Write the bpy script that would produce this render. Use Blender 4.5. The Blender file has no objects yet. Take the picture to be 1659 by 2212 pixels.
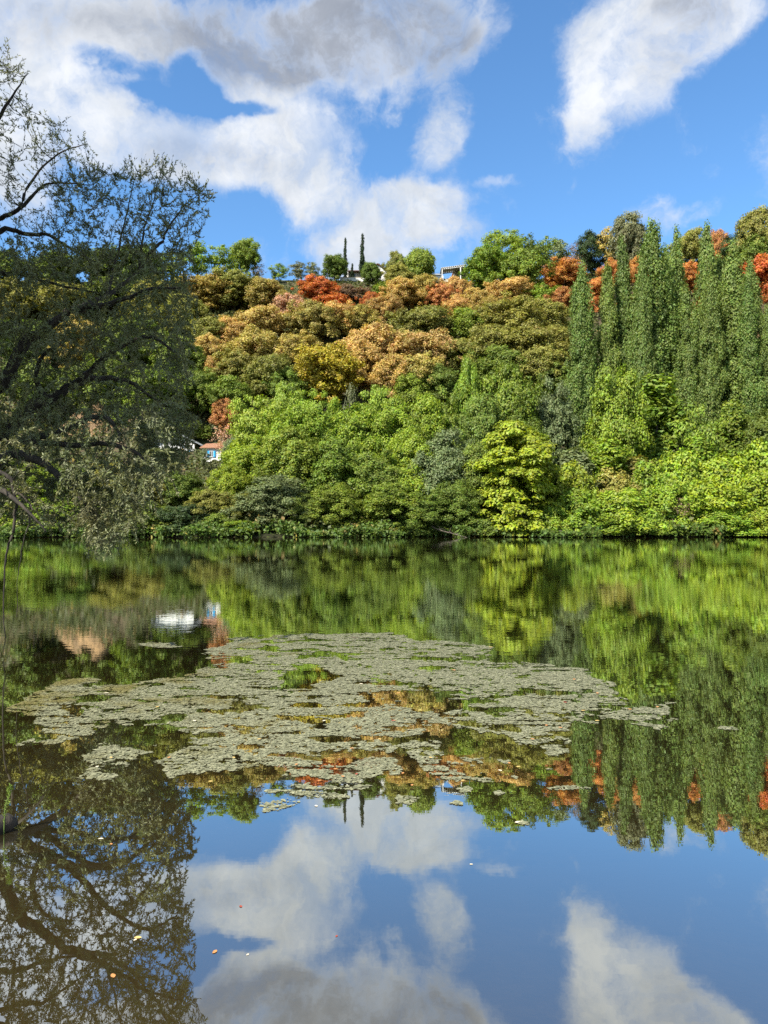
import bpy, math, random
import numpy as np, time as _t
_T0=_t.time()
from mathutils import Vector, Matrix
sc = bpy.context.scene
COL = sc.collection
R = math.radians

# ---------------------------------------------------------------- camera
CAM_H = 1.7
PITCH = R(0.86)
cam_d = bpy.data.cameras.new('camera'); cam = bpy.data.objects.new('camera', cam_d); COL.objects.link(cam)
cam_d.sensor_fit = 'VERTICAL'; cam_d.sensor_height = 36.0; cam_d.lens = 26.0
cam_d.clip_start = 0.05; cam_d.clip_end = 8000
cam.location = (0, 0, CAM_H); cam.rotation_euler = (math.pi/2 + PITCH, 0, 0)
sc.camera = cam
F = 1597.0
def ray(px, py):
    a = (px-829.5)/F; b = (1106-py)/F
    x, y, z = a, math.cos(PITCH)-b*math.sin(PITCH), math.sin(PITCH)+b*math.cos(PITCH)
    return x/y, z/y
def at(px, py, D):
    u, v = ray(px, py)
    return Vector((u*D, D, CAM_H+v*D))

# ---------------------------------------------------------------- light
SUN_EL, SUN_DIR = R(43), Vector((-0.68, -0.73, 0)).normalized()
sd = Vector((SUN_DIR.x*math.cos(SUN_EL), SUN_DIR.y*math.cos(SUN_EL), math.sin(SUN_EL)))
sun_d = bpy.data.lights.new('sun', 'SUN'); sun_d.energy = 4.6; sun_d.angle = R(0.5); sun_d.color = (1.0, 0.94, 0.84)
sun = bpy.data.objects.new('sun', sun_d); COL.objects.link(sun); sun.rotation_euler = sd.to_track_quat('Z', 'Y').to_euler()
sc.view_settings.view_transform = 'Standard'; sc.view_settings.look = 'None'
sc.view_settings.exposure = 1.1; sc.view_settings.gamma = 1.0
sc.cycles.max_bounces = 6; sc.cycles.diffuse_bounces = 4; sc.cycles.glossy_bounces = 3; sc.cycles.transmission_bounces = 3
sc.cycles.transparent_max_bounces = 8; sc.cycles.caustics_reflective = False; sc.cycles.caustics_refractive = False
sc.cycles.use_denoising = False
sc.cycles.sample_clamp_indirect = 4.0

# ---------------------------------------------------------------- sky with clouds (directions in world space)
w = bpy.data.worlds.new('World'); sc.world = w; w.use_nodes = True
nt = w.node_tree; nt.nodes.clear()
class NT:
    def __init__(s, t): s.t = t
    def n(s, typ, ins=None, **kw):
        nd = s.t.nodes.new(typ)
        for k, v in kw.items(): setattr(nd, k, v)
        for k, v in (ins or {}).items():
            if isinstance(v, bpy.types.NodeSocket): s.t.links.new(v, nd.inputs[k])
            else: nd.inputs[k].default_value = v
        return nd
    def m(s, op, a, b=0.0, c=None, clamp=False):
        i = {0: a, 1: b}
        if c is not None: i[2] = c
        return s.n('ShaderNodeMath', i, operation=op, use_clamp=clamp).outputs[0]
    def vm(s, op, a, b=(0, 0, 0)):
        return s.n('ShaderNodeVectorMath', {0: a, 1: b}, operation=op).outputs[0]
    def mr(s, v, a, b, c=0.0, d=1.0, smooth=True):
        return s.n('ShaderNodeMapRange', {0: v, 1: a, 2: b, 3: c, 4: d}, interpolation_type='SMOOTHSTEP' if smooth else 'LINEAR').outputs[0]
    def noise(s, vec, scale, detail=4, rough=0.5, out=0, dist=0.0):
        return s.n('ShaderNodeTexNoise', {'Vector': vec, 'Scale': scale, 'Detail': detail, 'Roughness': rough, 'Distortion': dist}).outputs[out]
    def mix(s, f, a, b, bt='MIX'):
        nd = s.t.nodes.new('ShaderNodeMix'); nd.data_type = 'RGBA'; nd.blend_type = bt
        for k, v in ((0, f), (6, a), (7, b)):
            if isinstance(v, bpy.types.NodeSocket): s.t.links.new(v, nd.inputs[k])
            else: nd.inputs[k].default_value = v if k == 0 or len(v) == 4 else (*v, 1)
        return nd.outputs[2]
W = NT(nt)
sky = W.n('ShaderNodeTexSky', sky_type='NISHITA', sun_disc=False)
sky.sun_elevation = SUN_EL; sky.sun_rotation = math.atan2(SUN_DIR.x, SUN_DIR.y); sky.air_density = 1.0; sky.dust_density = 0.6; sky.ozone_density = 2.5
tc = W.n('ShaderNodeTexCoord').outputs['Generated']
sx = W.n('ShaderNodeSeparateXYZ', {0: tc})
yy = W.m('MAXIMUM', sx.outputs[1], 0.02)
uv = W.n('ShaderNodeCombineXYZ', {0: W.m('DIVIDE', sx.outputs[0], yy), 1: W.m('DIVIDE', sx.outputs[2], yy), 2: 0.0}).outputs[0]
wn = W.vm('SUBTRACT', W.noise(tc, 5.0, 6, 0.6, out=1), (0.5, 0.5, 0.5))
wn2 = W.vm('SUBTRACT', W.noise(tc, 1.9, 2, 0.5, out=1), (0.5, 0.5, 0.5))
uvw = W.vm('ADD', uv, W.vm('MULTIPLY', wn, (0.17, 0.15, 0)))
uvw = W.vm('ADD', uvw, W.vm('MULTIPLY', wn2, (0.06, 0.06, 0)))
def ellipses(lst):
    tot = None
    for (px, py, rx, ry, rot, wt) in lst:
        u, v = ray(px, py)
        mp = W.n('ShaderNodeMapping', {0: uvw, 1: (u, v, 0), 2: (0, 0, R(-rot)), 3: (rx/F, ry/F, 1)}, vector_type='TEXTURE')
        ln = W.n('ShaderNodeVectorMath', {0: mp.outputs[0]}, operation='LENGTH').outputs['Value']
        g = W.mr(ln, 1.25, 0.35, 0.0, wt)
        tot = g if tot is None else W.m('ADD', tot, g)
    return tot
#                px    py    rx   ry  rot(cw, degrees)  weight
CLOUDS = [(60,40,330,110,5,1.0),(330,70,130,95,25,.8),(640,60,300,120,0,1.1),(900,70,230,150,0,1.1),(760,170,170,90,0,.8),(560,160,110,70,15,.7),
          (150,200,170,120,25,1.0),(250,290,190,100,20,1.0),(430,330,190,100,12,1.0),(620,320,190,120,5,1.0),(700,300,140,80,0,.7),
          (690,420,120,90,0,.9),(880,470,150,95,-5,.95),(790,545,120,65,0,.9),(960,450,110,60,10,.6),(1010,285,70,85,10,.85),(990,350,45,60,0,.45),
          (895,235,45,28,-30,.5),(1460,60,200,150,-15,1.1),(1320,70,110,120,0,.75),(1370,170,130,110,-35,1.0),(1560,30,130,130,0,.7),(1310,265,45,60,0,.55),
          (1140,393,75,20,-12,.55),(1240,425,70,18,-50,.35),(1410,452,65,40,0,.6),(1505,470,90,38,-15,.62),(1120,230,130,60,0,.25),(1620,330,200,80,-20,.18),
          (40,330,120,200,0,.9),(60,520,60,60,0,.2),(-300,200,300,300,0,.9),(560,-350,700,260,0,1.0),(1900,200,150,200,0,.7)]
HOLES = [(430,160,55,70,-10,-.8),(300,135,110,24,10,-.65),(470,215,150,24,12,-.8),(350,190,50,38,20,-.55),(600,235,70,20,10,-.35),
         (1140,120,70,200,0,-.6),(560,440,90,60,0,-.5),(890,330,55,70,0,-.5),(1160,300,120,130,0,-.4)]
GREYS = [(650,50,420,140,0,1.0),(880,110,240,120,0,.8),(700,110,240,90,0,.5),(60,60,260,80,0,.55),(560,-350,700,300,0,1.0),(1480,80,110,150,0,.45),(420,330,200,45,10,.3),(1520,20,120,80,0,.5)]
fb = W.noise(W.vm('ADD', tc, W.vm('MULTIPLY', wn, (0.15, 0.15, 0.15))), 6.5, 12, 0.66)
fb2 = W.noise(tc, 2.2, 5, 0.55)
body = W.m('ADD', W.m('MINIMUM', ellipses(CLOUDS), 1.3), ellipses(HOLES))
body = W.m('MINIMUM', body, 1.12)
away = W.mr(sx.outputs[1], 0.55, 0.2)
body = W.m('ADD', body, W.m('MULTIPLY', away, W.mr(fb2, 0.38, 0.56, 0, 1.15)))  # cloud cover out of view, thickened to raise the fill light
body = W.m('ADD', body, W.m('MULTIPLY', W.m('SUBTRACT', fb, 0.5), 3.7))
mask = W.mr(body, 0.0, 1.25)
above = W.mr(sx.outputs[2], -0.02, 0.02)
thin = W.mr(W.noise(W.vm('ADD', tc, W.vm('MULTIPLY', wn, (0.2, 0.2, 0.2))), 11.0, 8, 0.62), 0.34, 0.56, 0.66, 1.0)
mask = W.m('MULTIPLY', W.m('MULTIPLY', mask, above), thin)
grey = W.m('MULTIPLY', W.m('ADD', W.m('MINIMUM', ellipses(GREYS), 0.95), W.m('MULTIPLY', W.m('SUBTRACT', fb, 0.5), 1.8)), W.mr(body, 0.3, 1.15), clamp=True)
ccol = W.mix(grey, (0.60, 0.65, 0.72), (0.28, 0.315, 0.385))
ccol = W.mix(W.m('MULTIPLY', W.mr(body, 0.5, 1.5), W.mr(fb, 0.45, 0.72), clamp=True), ccol, (0.80, 0.82, 0.86), 'MIX') if False else ccol
lump = W.mr(W.noise(W.vm('ADD', tc, W.vm('MULTIPLY', wn, (0.10, 0.10, 0.10))), 9.0, 6, 0.6), 0.35, 0.7)
ccol = W.mix(W.m('MULTIPLY', lump, W.m('SUBTRACT', 0.75, W.m('MULTIPLY', grey, 0.6))), ccol, (0.90, 0.915, 0.94))
tint = W.mix(1.0, sky.outputs[0], (0.61, 0.89, 1.06), 'MULTIPLY')
b1 = W.n('ShaderNodeBackground', {0: tint, 1: 0.108})
b2 = W.n('ShaderNodeBackground', {0: ccol, 1: 0.56})
mx = W.n('ShaderNodeMixShader', {0: mask, 1: b1.outputs[0], 2: b2.outputs[0]})
W.n('ShaderNodeOutputWorld', {0: mx.outputs[0]})

# ---------------------------------------------------------------- helpers
rng = np.random.default_rng(7)
def link(o, parent=None):
    COL.objects.link(o)
    if parent is not None: o.parent = parent
    return o
def tag(o, label=None, cat=None, group=None, kind=None):
    if label: o['label'] = label
    if cat: o['category'] = cat
    if group: o['group'] = group
    if kind: o['kind'] = kind
    return o
def empty(name, loc, rz=0.0, scale=(1, 1, 1)):
    o = bpy.data.objects.new(name, None); o.empty_display_size = 0.5
    COL.objects.link(o); o.location = loc; o.rotation_euler = (0, 0, rz); o.scale = scale
    return o
def mesh_np(name, co, k, mat, tint=None, smooth=False):
    """co: (n*k,3) vertices, faces are consecutive runs of k vertices"""
    n = len(co)//k
    me = bpy.data.meshes.new(name)
    me.vertices.add(n*k); me.vertices.foreach_set('co', np.ascontiguousarray(co, dtype=np.float32).ravel())
    me.loops.add(n*k); me.loops.foreach_set('vertex_index', np.arange(n*k, dtype=np.int32))
    me.polygons.add(n); me.polygons.foreach_set('loop_start', np.arange(0, n*k, k, dtype=np.int32))
    if tint is not None:
        a = me.attributes.new('tint', 'FLOAT', 'POINT'); a.data.foreach_set('value', np.repeat(tint, k).astype(np.float32))
    me.update(calc_edges=True)
    if mat: me.materials.append(mat)
    return me
class MB:
    def __init__(s): s.v = []; s.f = []
    def tube(s, pts, rad, sides=6):
        pts = [Vector(p) for p in pts]; base = len(s.v); n = len(pts)
        for i, p in enumerate(pts):
            d = (pts[min(i+1, n-1)]-pts[max(i-1, 0)]).normalized()
            a = d.cross(Vector((0.13, 0.2, 1)) if abs(d.z) < 0.95 else Vector((1, 0, 0))).normalized(); b = d.cross(a)
            r = rad[i]
            for k in range(sides):
                t = 2*math.pi*k/sides
                s.v.append(p+a*(r*math.cos(t))+b*(r*math.sin(t)))
        for i in range(n-1):
            for k in range(sides):
                k2 = (k+1) % sides
                s.f.append((base+i*sides+k, base+i*sides+k2, base+(i+1)*sides+k2, base+(i+1)*sides+k))
        s.f.append(tuple(base+(n-1)*sides+k for k in range(sides)))
        s.f.append(tuple(base+k for k in reversed(range(sides))))
        return s
    def box(s, x0, x1, y0, y1, z0, z1):
        b = len(s.v)
        s.v += [Vector(c) for c in ((x0,y0,z0),(x1,y0,z0),(x1,y1,z0),(x0,y1,z0),(x0,y0,z1),(x1,y0,z1),(x1,y1,z1),(x0,y1,z1))]
        s.f += [tuple(b+i for i in q) for q in ((0,3,2,1),(4,5,6,7),(0,1,5,4),(1,2,6,5),(2,3,7,6),(3,0,4,7))]
        return s
    def prism(s, prof, y0, y1):
        """prof: list of (x,z), extruded along y"""
        b = len(s.v); n = len(prof)
        s.v += [Vector((x, y0, z)) for x, z in prof]+[Vector((x, y1, z)) for x, z in prof]
        s.f.append(tuple(b+i for i in range(n))); s.f.append(tuple(b+n+i for i in reversed(range(n))))
        for i in range(n):
            j = (i+1) % n; s.f.append((b+i, b+n+i, b+n+j, b+j))
        return s
    def prismx(s, prof, x0, x1):
        """prof: list of (y,z), extruded along x"""
        b = len(s.v); n = len(prof)
        s.v += [Vector((x0, y, z)) for y, z in prof]+[Vector((x1, y, z)) for y, z in prof]
        s.f.append(tuple(b+i for i in range(n))); s.f.append(tuple(b+n+i for i in reversed(range(n))))
        for i in range(n):
            j = (i+1) % n; s.f.append((b+i, b+n+i, b+n+j, b+j))
        return s
    def mesh(s, name, mat, smooth=False):
        me = bpy.data.meshes.new(name); me.from_pydata(s.v, [], s.f); me.update()
        if smooth: me.polygons.foreach_set('use_smooth', [True]*len(me.polygons))
        me.materials.append(mat); return me
    def build(s, name, mat, parent=None, smooth=False):
        return link(bpy.data.objects.new(name, s.mesh(name, mat, smooth)), parent)
VT = {}
def vnoise(x, y, seed=0):
    """smooth 2-D value noise in 0..1"""
    T = VT.get(seed)
    if T is None: T = VT[seed] = np.random.default_rng(seed).random((256, 256))
    xi = np.floor(x).astype(int); yi = np.floor(y).astype(int); fx = x-xi; fy = y-yi
    fx = fx*fx*(3-2*fx); fy = fy*fy*(3-2*fy)
    g = lambda a, b: T[a & 255, b & 255]
    return (g(xi, yi)*(1-fx)+g(xi+1, yi)*fx)*(1-fy)+(g(xi, yi+1)*(1-fx)+g(xi+1, yi+1)*fx)*fy
def fbm(x, y, seed=0, o=4):
    t = 0; a = 0.5; s = 0
    for i in range(o):
        t = t+a*vnoise(x*2**i+13.7*i, y*2**i+7.1*i, seed+i); s += a; a *= 0.55
    return t/s

# ---------------------------------------------------------------- materials
def new_mat(name):
    m = bpy.data.materials.new(name); m.use_nodes = True; m.node_tree.nodes.clear()
    return m, NT(m.node_tree)
def out(N, sh, disp=None):
    N.n('ShaderNodeOutputMaterial', {0: sh})
def bump(N, h, dist, strength=1.0):
    return N.n('ShaderNodeBump', {'Height': h, 'Distance': dist, 'Strength': strength}).outputs[0]
def foliage_mat(name, fixed=None, trans=0.36, patch_col=(0.44, 0.30, 0.10), gloss=0.02):
    m, N = new_mat(name)
    oi = N.n('ShaderNodeObjectInfo'); tcx = N.n('ShaderNodeTexCoord').outputs['Object']
    base = oi.outputs['Color'] if fixed is None else None
    tint = N.n('ShaderNodeAttribute', attribute_name='tint').outputs['Fac']
    c = base if base is not None else N.n('ShaderNodeRGB').outputs[0]
    if fixed is not None: c.default_value = (*fixed, 1)
    off = N.vm('ADD', tcx, N.n('ShaderNodeCombineXYZ', {0: N.m('MULTIPLY', oi.outputs['Random'], 60.0), 1: 3.0, 2: 0.0}).outputs[0])
    nz = N.noise(off, 0.55, 3, 0.6)
    alpha = oi.outputs['Alpha'] if fixed is None else 0.0
    pf = N.mr(N.m('ADD', nz, N.m('MULTIPLY', N.m('SUBTRACT', tint, 0.5), 0.25)), N.m('SUBTRACT', 0.86, N.m('MULTIPLY', alpha, 0.55)), N.m('SUBTRACT', 0.98, N.m('MULTIPLY', alpha, 0.50)))
    c = N.mix(pf, c, patch_col)
    # each clump of leaves has its own age: yellower / greener, paler / deeper
    nz2 = N.noise(off, 1.7, 2, 0.5)
    c = N.n('ShaderNodeHueSaturation', {'Hue': N.mr(nz2, 0.3, 0.7, 0.470, 0.530, smooth=False), 'Saturation': N.mr(N.noise(off, 3.1, 2, 0.5), 0.3, 0.7, 0.88, 1.14, smooth=False), 'Value': N.mr(tint, 0, 1, 0.62, 1.42, False), 'Color': c}).outputs[0]
    d = N.n('ShaderNodeBsdfDiffuse', {0: c}).outputs[0]
    ct = N.mix(1.0, c, (1.0, 1.0, 0.55), 'MULTIPLY')
    t = N.n('ShaderNodeBsdfTranslucent', {0: ct}).outputs[0]
    s1 = N.n('ShaderNodeMixShader', {0: trans, 1: d, 2: t}).outputs[0]
    g = N.n('ShaderNodeBsdfGlossy', {'Color': (1, 1, 1, 1), 'Roughness': 0.6}).outputs[0]
    out(N, N.n('ShaderNodeMixShader', {0: gloss, 1: s1, 2: g}).outputs[0])
    return m
M_LEAF = foliage_mat('foliage')
M_CYP = foliage_mat('cypress_foliage', trans=0.1, gloss=0.02)
def bark_mat(name, a, b, scale=6):
    m, N = new_mat(name); t = N.n('ShaderNodeTexCoord').outputs['Object']
    st = N.vm('MULTIPLY', t, (1, 1, 0.25))
    n = N.noise(st, scale, 5, 0.65); c = N.mix(N.mr(n, 0.35, 0.68), a, b)
    out(N, N.n('ShaderNodeBsdfPrincipled', {'Base Color': c, 'Roughness': 0.9, 'Normal': bump(N, n, 0.03)}).outputs[0]); return m
M_BARK = bark_mat('bark', (0.045, 0.035, 0.025), (0.16, 0.13, 0.10), 3)
M_PALE = bark_mat('pale_bark', (0.16, 0.14, 0.12), (0.32, 0.29, 0.25), 3)
def plain_mat(name, a, b=None, scale=8, rough=0.8, bd=0.0, det=5):
    m, N = new_mat(name); t = N.n('ShaderNodeTexCoord').outputs['Object']
    n = N.noise(t, scale, det, 0.6); c = N.mix(N.mr(n, 0.3, 0.7), a, b or tuple(x*0.82 for x in a))
    i = {'Base Color': c, 'Roughness': rough}
    if bd: i['Normal'] = bump(N, n, bd)
    out(N, N.n('ShaderNodeBsdfPrincipled', i).outputs[0]); return m
M_WHITE = plain_mat('white_render', (0.74, 0.73, 0.70), (0.62, 0.61, 0.58), 1.2)
M_CREAM = plain_mat('cream_render', (0.62, 0.54, 0.42), (0.50, 0.43, 0.33), 1.2)
M_BLUE = plain_mat('blue_shutter_paint', (0.02, 0.36, 0.68), (0.03, 0.30, 0.58), 3, 0.5)
M_BROWN = plain_mat('brown_timber', (0.13, 0.06, 0.035), (0.08, 0.04, 0.025), 4)
M_DARK = plain_mat('dark_window_glass', (0.02, 0.022, 0.025), (0.03, 0.03, 0.035), 1, 0.12)
M_SLATE = plain_mat('grey_tiles', (0.22, 0.24, 0.25), (0.15, 0.16, 0.17), 5, 0.7)
M_CHIM = plain_mat('chimney_brick', (0.34, 0.20, 0.14), (0.24, 0.15, 0.11), 9)
M_METAL = plain_mat('dark_metal', (0.08, 0.08, 0.085), None, 4, 0.5)
M_GLAZE = plain_mat('pale_sheet', (0.66, 0.68, 0.70), None, 2, 0.3)
def tile_mat():
    m, N = new_mat('clay_roof_tiles'); t = N.n('ShaderNodeTexCoord').outputs['Object']
    wv = N.n('ShaderNodeTexWave', {'Vector': t, 'Scale': 2.2, 'Distortion': 0.6, 'Detail': 2.0}, bands_direction='X').outputs[1]
    n = N.noise(t, 5, 5, 0.7); c = N.mix(N.mr(n, 0.35, 0.65), (0.46, 0.20, 0.11), (0.30, 0.19, 0.12))
    out(N, N.n('ShaderNodeBsdfPrincipled', {'Base Color': c, 'Roughness': 0.85, 'Normal': bump(N, wv, 0.06)}).outputs[0]); return m
M_TILE = tile_mat()
# ---------------------------------------------------------------- ground: one sheet from behind the camera to the horizon
def sstep(a, b, x):
    t = np.clip((x-a)/(b-a), 0, 1); return t*t*(3-2*t)
PY = np.array([0, 3, 26, 40, 60, 128, 150, 215, 420, 1500, 6000.])
PZ = np.array([0, .7, 8.2, 13.2, 27, 73.6, 75.0, 77, 84, 90, 90.])
def ground(x, y):
    x = np.asarray(x, float); y = np.asarray(y, float)
    yb = 90+1.4*np.sin(x/17.0+.6)+0.8*np.sin(x/6.1)
    d = y-yb
    far = np.interp(d, PY, PZ)
    rough = (fbm(x/14, y/14, 31)-0.5)*2.4*sstep(6, 40, d)*(1-0.75*sstep(118, 128, d))
    far = far+rough+sstep(30, 110, x)*sstep(40, 120, d)*6
    fbed = -np.clip(-d*0.35, 0, 3.0)
    zf = np.where(d > 0, far, fbed)
    # near bank
    sx_ = np.where(y < 16, -0.52*y-1.25, -0.52*16-1.25-(y-16)*1.6)
    dn = np.maximum((sx_-x)*0.88, (0.9+0.25*np.sin(x*1.3)-y))
    dn = dn+(fbm(x*1.3, y*1.3, 5)-0.5)*0.25
    zn = np.where(dn > 0, np.minimum(dn*0.22, 0.9+0.01*np.clip(dn, 0, 400)), np.maximum(dn*0.17, -3.0))
    zn = zn+(fbm(x*2.2, y*2.2, 9)-0.5)*0.06
    return np.where(y > 55, zf, np.maximum(zn, -3.0))
def gz(x, y): return float(ground(np.array([x]), np.array([y]))[0])
def axis(lst):
    o = []
    for a, b, s in lst: o += list(np.arange(a, b, s))
    return np.array(o+[lst[-1][1]])
gx = axis([(-3000,-400,200),(-400,-130,15),(-130,-12,2.5),(-12,4,0.25),(4,130,2.5),(130,400,15),(400,3000,200)])
gy = axis([(-1500,-100,100),(-100,-4,8),(-4,15,0.25),(15,84,3),(84,96,0.8),(96,230,2.0),(230,400,20),(400,5000,300)])
X, Y = np.meshgrid(gx, gy); Z = ground(X, Y)
nx, ny = len(gx), len(gy)
me = bpy.data.meshes.new('ground')
idx = np.arange(nx*ny).reshape(ny, nx)
faces = np.stack([idx[:-1,:-1], idx[:-1,1:], idx[1:,1:], idx[1:,:-1]], -1).reshape(-1, 4)
me.from_pydata(np.stack([X, Y, Z], -1).reshape(-1, 3).tolist(), [], faces.tolist())
me.polygons.foreach_set('use_smooth', [True]*len(me.polygons)); me.update()
m, N = new_mat('ground_soil')
geo = N.n('ShaderNodeNewGeometry'); P = geo.outputs['Position']; sp = N.n('ShaderNodeSeparateXYZ', {0: P})
n1 = N.noise(P, 0.35, 6, 0.65); n2 = N.noise(P, 6.0, 6, 0.7); n3 = N.noise(P, 1.4, 5, 0.6)
soil = N.mix(N.mr(n1, 0.4, 0.6), (0.085, 0.065, 0.04), (0.05, 0.065, 0.025))
soil = N.mix(N.mr(n3, 0.55, 0.72), soil, (0.17, 0.12, 0.08))
bed = N.mix(N.mr(n2, 0.3, 0.72), (0.20, 0.145, 0.060), (0.115, 0.080, 0.035))
bed = N.mix(N.mr(n3, 0.55, 0.75), bed, (0.035, 0.030, 0.014))
dimmed_bed = N.mix(N.mr(sp.outputs[2], -0.15, -0.9), bed, (0.020, 0.026, 0.010))  # darkens with depth: light lost in the water, painted into the bed
soil = N.mix(N.mr(sp.outputs[2], 1.6, 0.6), soil, (0.022, 0.024, 0.010))  # low soil darkened: shade under the waterside trees put into the colour
c = N.mix(N.mr(sp.outputs[2], -0.02, 0.03), dimmed_bed, soil)
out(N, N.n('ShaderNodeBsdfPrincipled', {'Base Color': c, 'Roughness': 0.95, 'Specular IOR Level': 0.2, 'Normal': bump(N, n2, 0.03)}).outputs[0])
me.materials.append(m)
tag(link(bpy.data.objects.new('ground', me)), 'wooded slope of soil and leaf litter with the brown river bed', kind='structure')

# ---------------------------------------------------------------- water
m, N = new_mat('river_water')
geo = N.n('ShaderNodeNewGeometry'); P = geo.outputs['Position']
sp = N.n('ShaderNodeSeparateXYZ', {0: P})
broad = N.mr(N.noise(N.vm('MULTIPLY', P, (0.05, 0.16, 1)), 1.0, 3, 0.6), 0.38, 0.62)
r1 = N.noise(N.vm('MULTIPLY', P, (1.0, 2.6, 1)), 2.2, 3, 0.55)
r2 = N.noise(N.vm('MULTIPLY', P, (1.0, 2.2, 1)), 9.0, 2, 0.5)
dist = N.mr(sp.outputs[1], 6.0, 16.0)              # open water beyond the weed mat is livelier
h = N.m('ADD', N.m('MULTIPLY', r1, 0.0015), N.m('MULTIPLY', r2, 0.00022))
h = N.m('MULTIPLY', h, N.m('MULTIPLY', N.mr(broad, 0, 1, 0.35, 1.0, False), N.mr(dist, 0, 1, 0.16, 1.0, False)))
nb = bump(N, h, 1.0, 1.0)
fac = N.n('ShaderNodeLayerWeight', {0: 0.5, 'Normal': nb}).outputs['Facing']
fac = N.mr(fac, 0.35, 0.90, 0.38, 0.96, False)
tr = N.n('ShaderNodeBsdfTransparent', {0: (0.70, 0.62, 0.40, 1)}).outputs[0]
murk = N.n('ShaderNodeBsdfDiffuse', {0: (0.090, 0.070, 0.027, 1)}).outputs[0]
under = N.n('ShaderNodeMixShader', {0: 0.35, 1: tr, 2: murk}).outputs[0]
gl = N.n('ShaderNodeBsdfGlossy', {0: (0.88, 0.92, 0.89, 1), 1: 0.0, 'Normal': nb}).outputs[0]
out(N, N.n('ShaderNodeMixShader', {0: fac, 1: under, 2: gl}).outputs[0])
me = bpy.data.meshes.new('water'); me.from_pydata([(-1500,-40,0),(1500,-40,0),(1500,95,0),(-1500,95,0)], [], [(0,1,2,3)]); me.materials.append(m)
tag(link(bpy.data.objects.new('water', me)), 'calm dark green river mirroring the wooded hill and the clouds', kind='structure')

# ---------------------------------------------------------------- tree kinds (each built once, its meshes shared by the copies)
def unit(v): return v/np.maximum(np.linalg.norm(v, axis=-1, keepdims=True), 1e-9)
def leaf_quads(p, nrm, size, r, elong=1.5):
    n = len(p); a = unit(np.cross(nrm, unit(r.normal(size=(n, 3))))); b = np.cross(nrm, a)
    L = (size*elong*0.5)[:, None]; S = (size*0.5)[:, None]
    return np.stack([p-a*L, p-b*S+a*L*0.15, p+a*L, p+b*S+a*L*0.15], 1).reshape(-1, 3)
def crown_pts(seed, H, Wd, z0, prof, nc, cr, nl, ls, flat=0.7, up=0.5, fill=0.4, lob=0.22, jit=0.7, hang=0.0, lobes=0):
    r = np.random.default_rng(seed); R0 = Wd/2
    tt = np.linspace(0, 1, 60); pw = np.array([prof(t) for t in tt]); cdf = np.cumsum(pw+0.05); cdf /= cdf[-1]
    t = np.interp(r.random(nc), cdf, tt); th = r.random(nc)*2*np.pi
    ph = r.random(4)*6.28
    lobe = 1+lob*np.sin(2*th+ph[0]+3*t)+lob*0.6*np.sin(5*th+ph[1]-5*t)+lob*0.5*np.sin(9*t+ph[2])
    rr = R0*np.interp(t, tt, pw)*lobe*r.random(nc)**fill
    c = np.stack([rr*np.cos(th), rr*np.sin(th), z0+(H-z0)*t], 1)
    if lobes:      # a crown of several uneven domes round the leader
        la = np.arange(lobes)*2.4+r.random()*6; lr = R0*0.62*np.sqrt((np.arange(lobes)+.3)/lobes)
        lz = z0+(H-z0)*(0.74-0.50*(lr/R0)**1.1+0.26*(r.random(lobes)-.5)); lR = R0*(0.38+0.20*r.random(lobes))
        lz = np.minimum(lz, H-lR*.95); i_ = r.integers(0, lobes, nc); dd = unit(r.normal(size=(nc, 3))+np.array([0, 0, .35]))
        fr = (0.45+0.80*r.random(nc)**0.8)[:, None]
        cl = np.stack([lr*np.cos(la), lr*np.sin(la), lz], 1)[i_]+dd*lR[i_, None]*fr*np.array([1, 1, 1.05])
        low = r.random(nc) < 0.30; c = np.where(low[:, None], c, cl); c[:, 2] = np.clip(c[:, 2], z0, H)
    rad = cr*(0.55+0.9*r.random(nc))
    ctint = r.random(nc)
    k = np.repeat(np.arange(nc), np.maximum(3, (nl*(rad/cr)**1.8)).astype(int)); n = len(k)
    d = unit(r.normal(size=(n, 3)))
    q = c[k]+d*(rad[k]*(0.15+1.10*r.random(n)**0.75))[:, None]*np.array([1, 1, flat])
    q[:, 2] -= hang*((q[:, 0]-c[k, 0])**2+(q[:, 1]-c[k, 1])**2)
    outd = unit(c[k]*np.array([1, 1, 0.0])+np.array([0, 0, 0.01]))
    nrm = unit(d*0.55+outd*0.3+np.array([0, 0, up])+r.normal(size=(n, 3))*jit*0.55)
    size = ls*(0.6+0.8*r.random(n))
    tint = np.clip(ctint[k]*0.6+r.random(n)*0.4, 0, 1)
    q[:, 2] = np.maximum(q[:, 2], 0.05)
    return leaf_quads(q, nrm, size, r), tint, c, rad
def trunk_mesh(seed, H, r0, c, mat, nlimb=9, top=0.9, lean=0.3, pale=False):
    r = random.Random(seed); mb = MB()
    a = r.random()*6.3; pts = []; n = 7
    for i in range(n):
        t = i/(n-1); pts.append((math.sin(a+t*3)*lean*t, math.cos(a+t*2.4)*lean*t, -0.4+(H*top+0.4)*t))
    mb.tube(pts, [r0*(1.25-1.1*(i/(n-1))) for i in range(n)], 7)
    idx = list(range(len(c))); r.shuffle(idx)
    for j in idx[:nlimb]:
        e = Vector(c[j]); zt = max(H*0.18, e.z-0.55*math.hypot(e.x, e.y)-0.6*r.random()); t = min(max((zt+0.4)/(H*top+0.4), 0.05), 0.95)
        i = min(int(t*(n-1)), n-2); f = t*(n-1)-i; s = Vector(pts[i]).lerp(Vector(pts[i+1]), f)
        m1 = s.lerp(e, 0.5)+Vector((0, 0, -0.10*(e-s).length))
        rb = r0*(1.25-1.1*t)*0.5
        mb.tube([s, m1, e], [rb, rb*0.6, rb*0.2], 5)
    return mb.mesh('trunk', mat, True)
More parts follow.
